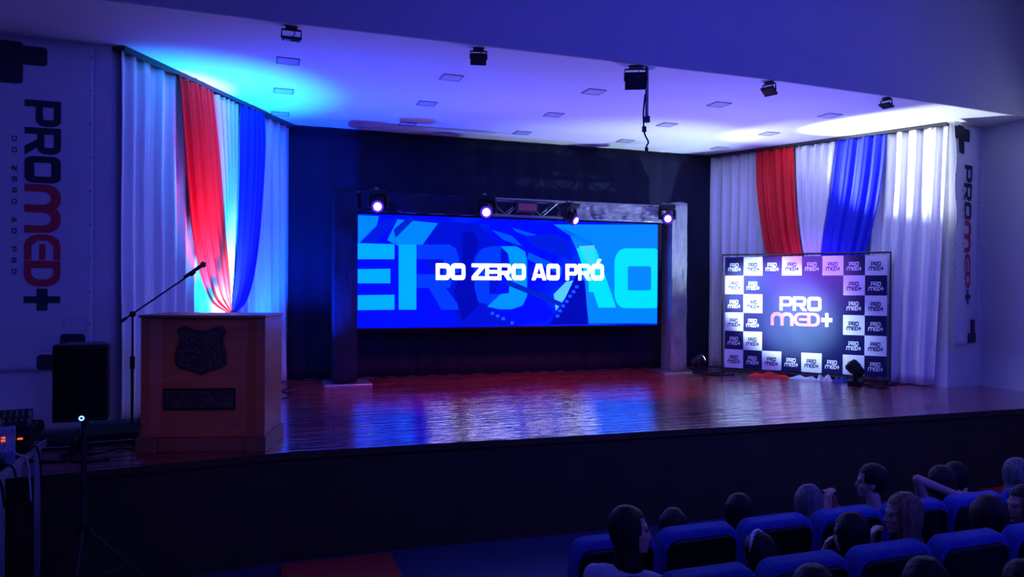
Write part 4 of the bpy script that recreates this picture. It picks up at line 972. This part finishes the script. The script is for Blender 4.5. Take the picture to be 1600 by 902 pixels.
    if kind == 'long':
        for q in range(34):
            a = R(-wrap+2*wrap*q/33); sx_, cx2 = math.sin(a), -math.cos(a)
            top_ = Hd(sx_*.030, -.02+cx2*.035, .112)
            mid1 = Hd(sx_*.083, -.012+cx2*.088, .05); mid2 = Hd(sx_*(.088), -.008+cx2*.092, -.03)
            L_ = ln*(.92+.12*rnd.random())
            neck = Hd(sx_*.078, -.002+cx2*.078, -.115)
            endp = neck+(UP @ Vector((sx_*.075+rnd.uniform(-.02, .02), cx2*.07-.02, 0)))*s+Vector((0, 0, -max(0, L_-.13)*s))
            cvs = [smooth_curve([top_, mid1, mid2, neck, endp], i/12) for i in range(13)]
            for i in range(12): h.capsule(cvs[i], cvs[i+1], (.019-.0005*i)*s, (.0185-.0005*i)*s, 7)
    elif kind == 'short':
        for q in range(40):
            a = R(-105+210*q/39); sx_, cx2 = math.sin(a), -math.cos(a)
            h.capsule(Hd(sx_*.058, -.02+cx2*.066, .080), Hd(sx_*.078, -.012+cx2*.088, .0), .013*s, .009*s, 7)
            if abs(a) < R(70): h.capsule(Hd(sx_*.078, -.012+cx2*.088, .0), Hd(sx_*.062, -.010+cx2*.072, -.055), .011*s, .006*s, 7)
        for q in range(14): x = -.055+.11*q/13; h.capsule(Hd(x*.9, .052, .088-abs(x)*.3), Hd(x, -.01, .120-abs(x)*.35), .012*s, .012*s, 7)
    ho = remesh(h, 'hair', [hm], t, .006, 2)
    # open the hair over the face
    bm = bmesh.new(); bm.from_mesh(ho.data); dele = []
    for v in bm.verts:
        l = inv @ (v.co-hc)/s
        if l.y > .045 and l.z < .062 and abs(l.x) < .075: dele.append(v)
        elif kind == 'short' and l.z < -.005 and l.y > .0: dele.append(v)
    bmesh.ops.delete(bm, geom=dele, context='VERTS'); bm.to_mesh(ho.data); bm.free()
    if extra: extra(t, Hd, HR, s, U)
    return t
def hipfor(u, v, y, s, lean=0, dx=0):
    """stand the sitter so that the crown comes to the seen height: returns x and hip height"""
    p = on_y(u, v, y); return p
def sit(label, u, v, y, s, floor, **kw):
    """crown seen at (u, v) when the head is at depth y; hips on the seat behind it"""
    lean = kw.get('lean', 0); p = on_y(u, v, y)
    top = .10+(.765)*math.cos(lean); fwd = .66*math.sin(lean)
    hz = p.z-top*s; rz = kw.pop('rz', 0)
    return person(label, Vector((p.x+math.sin(rz)*fwd*s, y-fwd*s*math.cos(rz), hz)), rz, s, **kw)
D3 = Vector
white_top = mat('pale_lilac_top', (.50, .46, .66), .8); dark_top = mat('black_top', (.015, .015, .02), .8); navy_top = mat('navy_top', (.02, .03, .08), .8)
f1, f2, f3 = FL, FL+.07, FL+.14
# front row, left to right
sit('person with smooth dark hair low in the front row, second seat from the aisle', 1054, 797, 4.12, .86, f1, lean=R(6), hair=('long', HAIR_B, .30), top=dark_top, sleeve=1.8)
sit('person with long black hair at the left edge of the third front row seat', 1157, 774, 4.12, .90, f1, lean=R(6), hair=('long', HAIR_K, .42), top=dark_top, sleeve=1.8, turn=R(8))
sit('person with ash blond hair in the front row left of the man with joined hands', 1267, 760, 4.12, .92, f1, lean=R(6), hair=('long', HAIR_G, .34), top=white_top, sleeve=.6)
sit('man with short dark hair looking left, hands joined before him, front row', 1366, 728, 4.12, .98, f1, lean=R(2), turn=R(48), hair=('short', HAIR_K, 0), top=navy_top, sleeve=.7, skin=SKIN,
    arms={-1: (D3((-.27, .12, .30)), D3((-.20, .26, .52)), D3((.10, .05, 1)), D3((.8, -.1, 0)), .75, 1), 1: (D3((.10, .24, .30)), D3((-.10, .30, .51)), D3((-.35, -.02, 1)), D3((-.9, .1, 0)), .75, -1)})
sit('person in a sleeveless dark top with one arm folded behind the head, front row', 1474, 730, 4.12, .94, f1, lean=R(4), turn=R(10), hair=('long', HAIR_B, .18), top=dark_top, sleeve=.2,
    arms={-1: (D3((-.31, .0, .80)), D3((-.05, -.15, .69)), D3((1, -.05, -.15)), D3((0, 1, 0)), .5, 1), 1: (D3((.25, -.08, .60)), D3((.07, -.13, .62)), D3((-.8, -.1, .5)), D3((0, 1, 0)), .4, -1)})
sit('person with black hair and a pale top beside the one with folded arm', 1496, 724, 4.62, .95, f1, lean=R(10), hair=('long', HAIR_K, .44), top=white_top, sleeve=.6)
sit('person with long ash hair at the right photo edge in the front row', 1592, 718, 4.12, .95, f1, lean=R(4), hair=('long', HAIR_G, .36), top=dark_top, sleeve=1.7)
# second row
sit('young woman with long dark hair and lilac top looking right, second row by the aisle', 984, 795, 3.34, .96, f2, lean=R(12), rz=R(-45), turn=R(-62), nod=R(-8), hair=('long', HAIR_K, .40, 100), top=white_top, topname='lilac_top', sleeve=.7)
def band(t, Hd, HR, s, U):
    o = MB(); pts = [Hd(.092*math.cos(a), -.005-.03*math.sin(a), .03+.108*math.sin(a)) for a in [PI*i/24 for i in range(25)]]
    o.tube(pts, .011*s, 8); 
    for i in range(0, 25):
        for j in range(3): o.ellipsoid(pts[i]+Vector((random.uniform(-.01, .01), random.uniform(-.012, .0), random.uniform(0, .01))), (.0045,)*3, None, 6, 4)
    o.build('sequin_headband', mat('silver_sequins', (.7, .7, .8), .25, .6), t, smooth=True)
sit('person wearing a sparkling sequin headband in the second row, head bent low', 1190, 838, 3.30, .84, f2, lean=R(16), nod=R(10), turn=R(25), hair=('long', HAIR_K, .34), top=dark_top, sleeve=1.6, extra=band)
sit('person with black hair raising a bare forearm to the chin in the second row', 1333, 805, 3.28, .90, f2, lean=R(8), turn=R(30), hair=('long', HAIR_K, .40), top=dark_top, sleeve=.9,
    arms={-1: (D3((-.28, .16, .34)), D3((-.08, .26, .56)), D3((.3, -.1, 1)), D3((.6, -.5, 0)), .7, 1)})
sit('blond woman seen from behind with her face turned left in the second row', 1416, 774, 3.26, .95, f2, lean=R(5), turn=R(62), hair=('long', HAIR_Y, .27), top=dark_top, sleeve=.25,
    arms={-1: (D3((-.28, .14, .32)), D3((-.12, .22, .52)), D3((.25, -.1, 1)), D3((.7, -.4, 0)), .8, 1)})
sit('person with full dark brown hair right of the blond woman in the second row', 1551, 777, 3.26, .98, f2, lean=R(4), hair=('long', HAIR_B, .36), top=dark_top, sleeve=1.7, turn=R(-20))
sit('person cut by the right photo edge with the face turned left, second row', 1606, 762, 3.30, .96, f2, lean=R(4), turn=R(70), hair=('long', HAIR_K, .30), top=navy_top, sleeve=1.7)
# third row, only crowns in view
sit('brown haired person in the third row, only the crown in view, leftmost of the three', 1276, 888, 2.50, .94, f3, lean=R(4), hair=('long', HAIR_B, .30), top=dark_top, sleeve=1.6)
sit('black haired person in the third row, only the crown in view, middle of the three', 1452, 876, 2.50, .96, f3, lean=R(4), hair=('long', HAIR_K, .34), top=white_top, sleeve=1.6)
sit('dark haired person in the third row, only the crown in view, bottom right corner', 1606, 880, 2.50, .96, f3, lean=R(4), hair=('long', HAIR_K, .30), top=dark_top, sleeve=1.6)
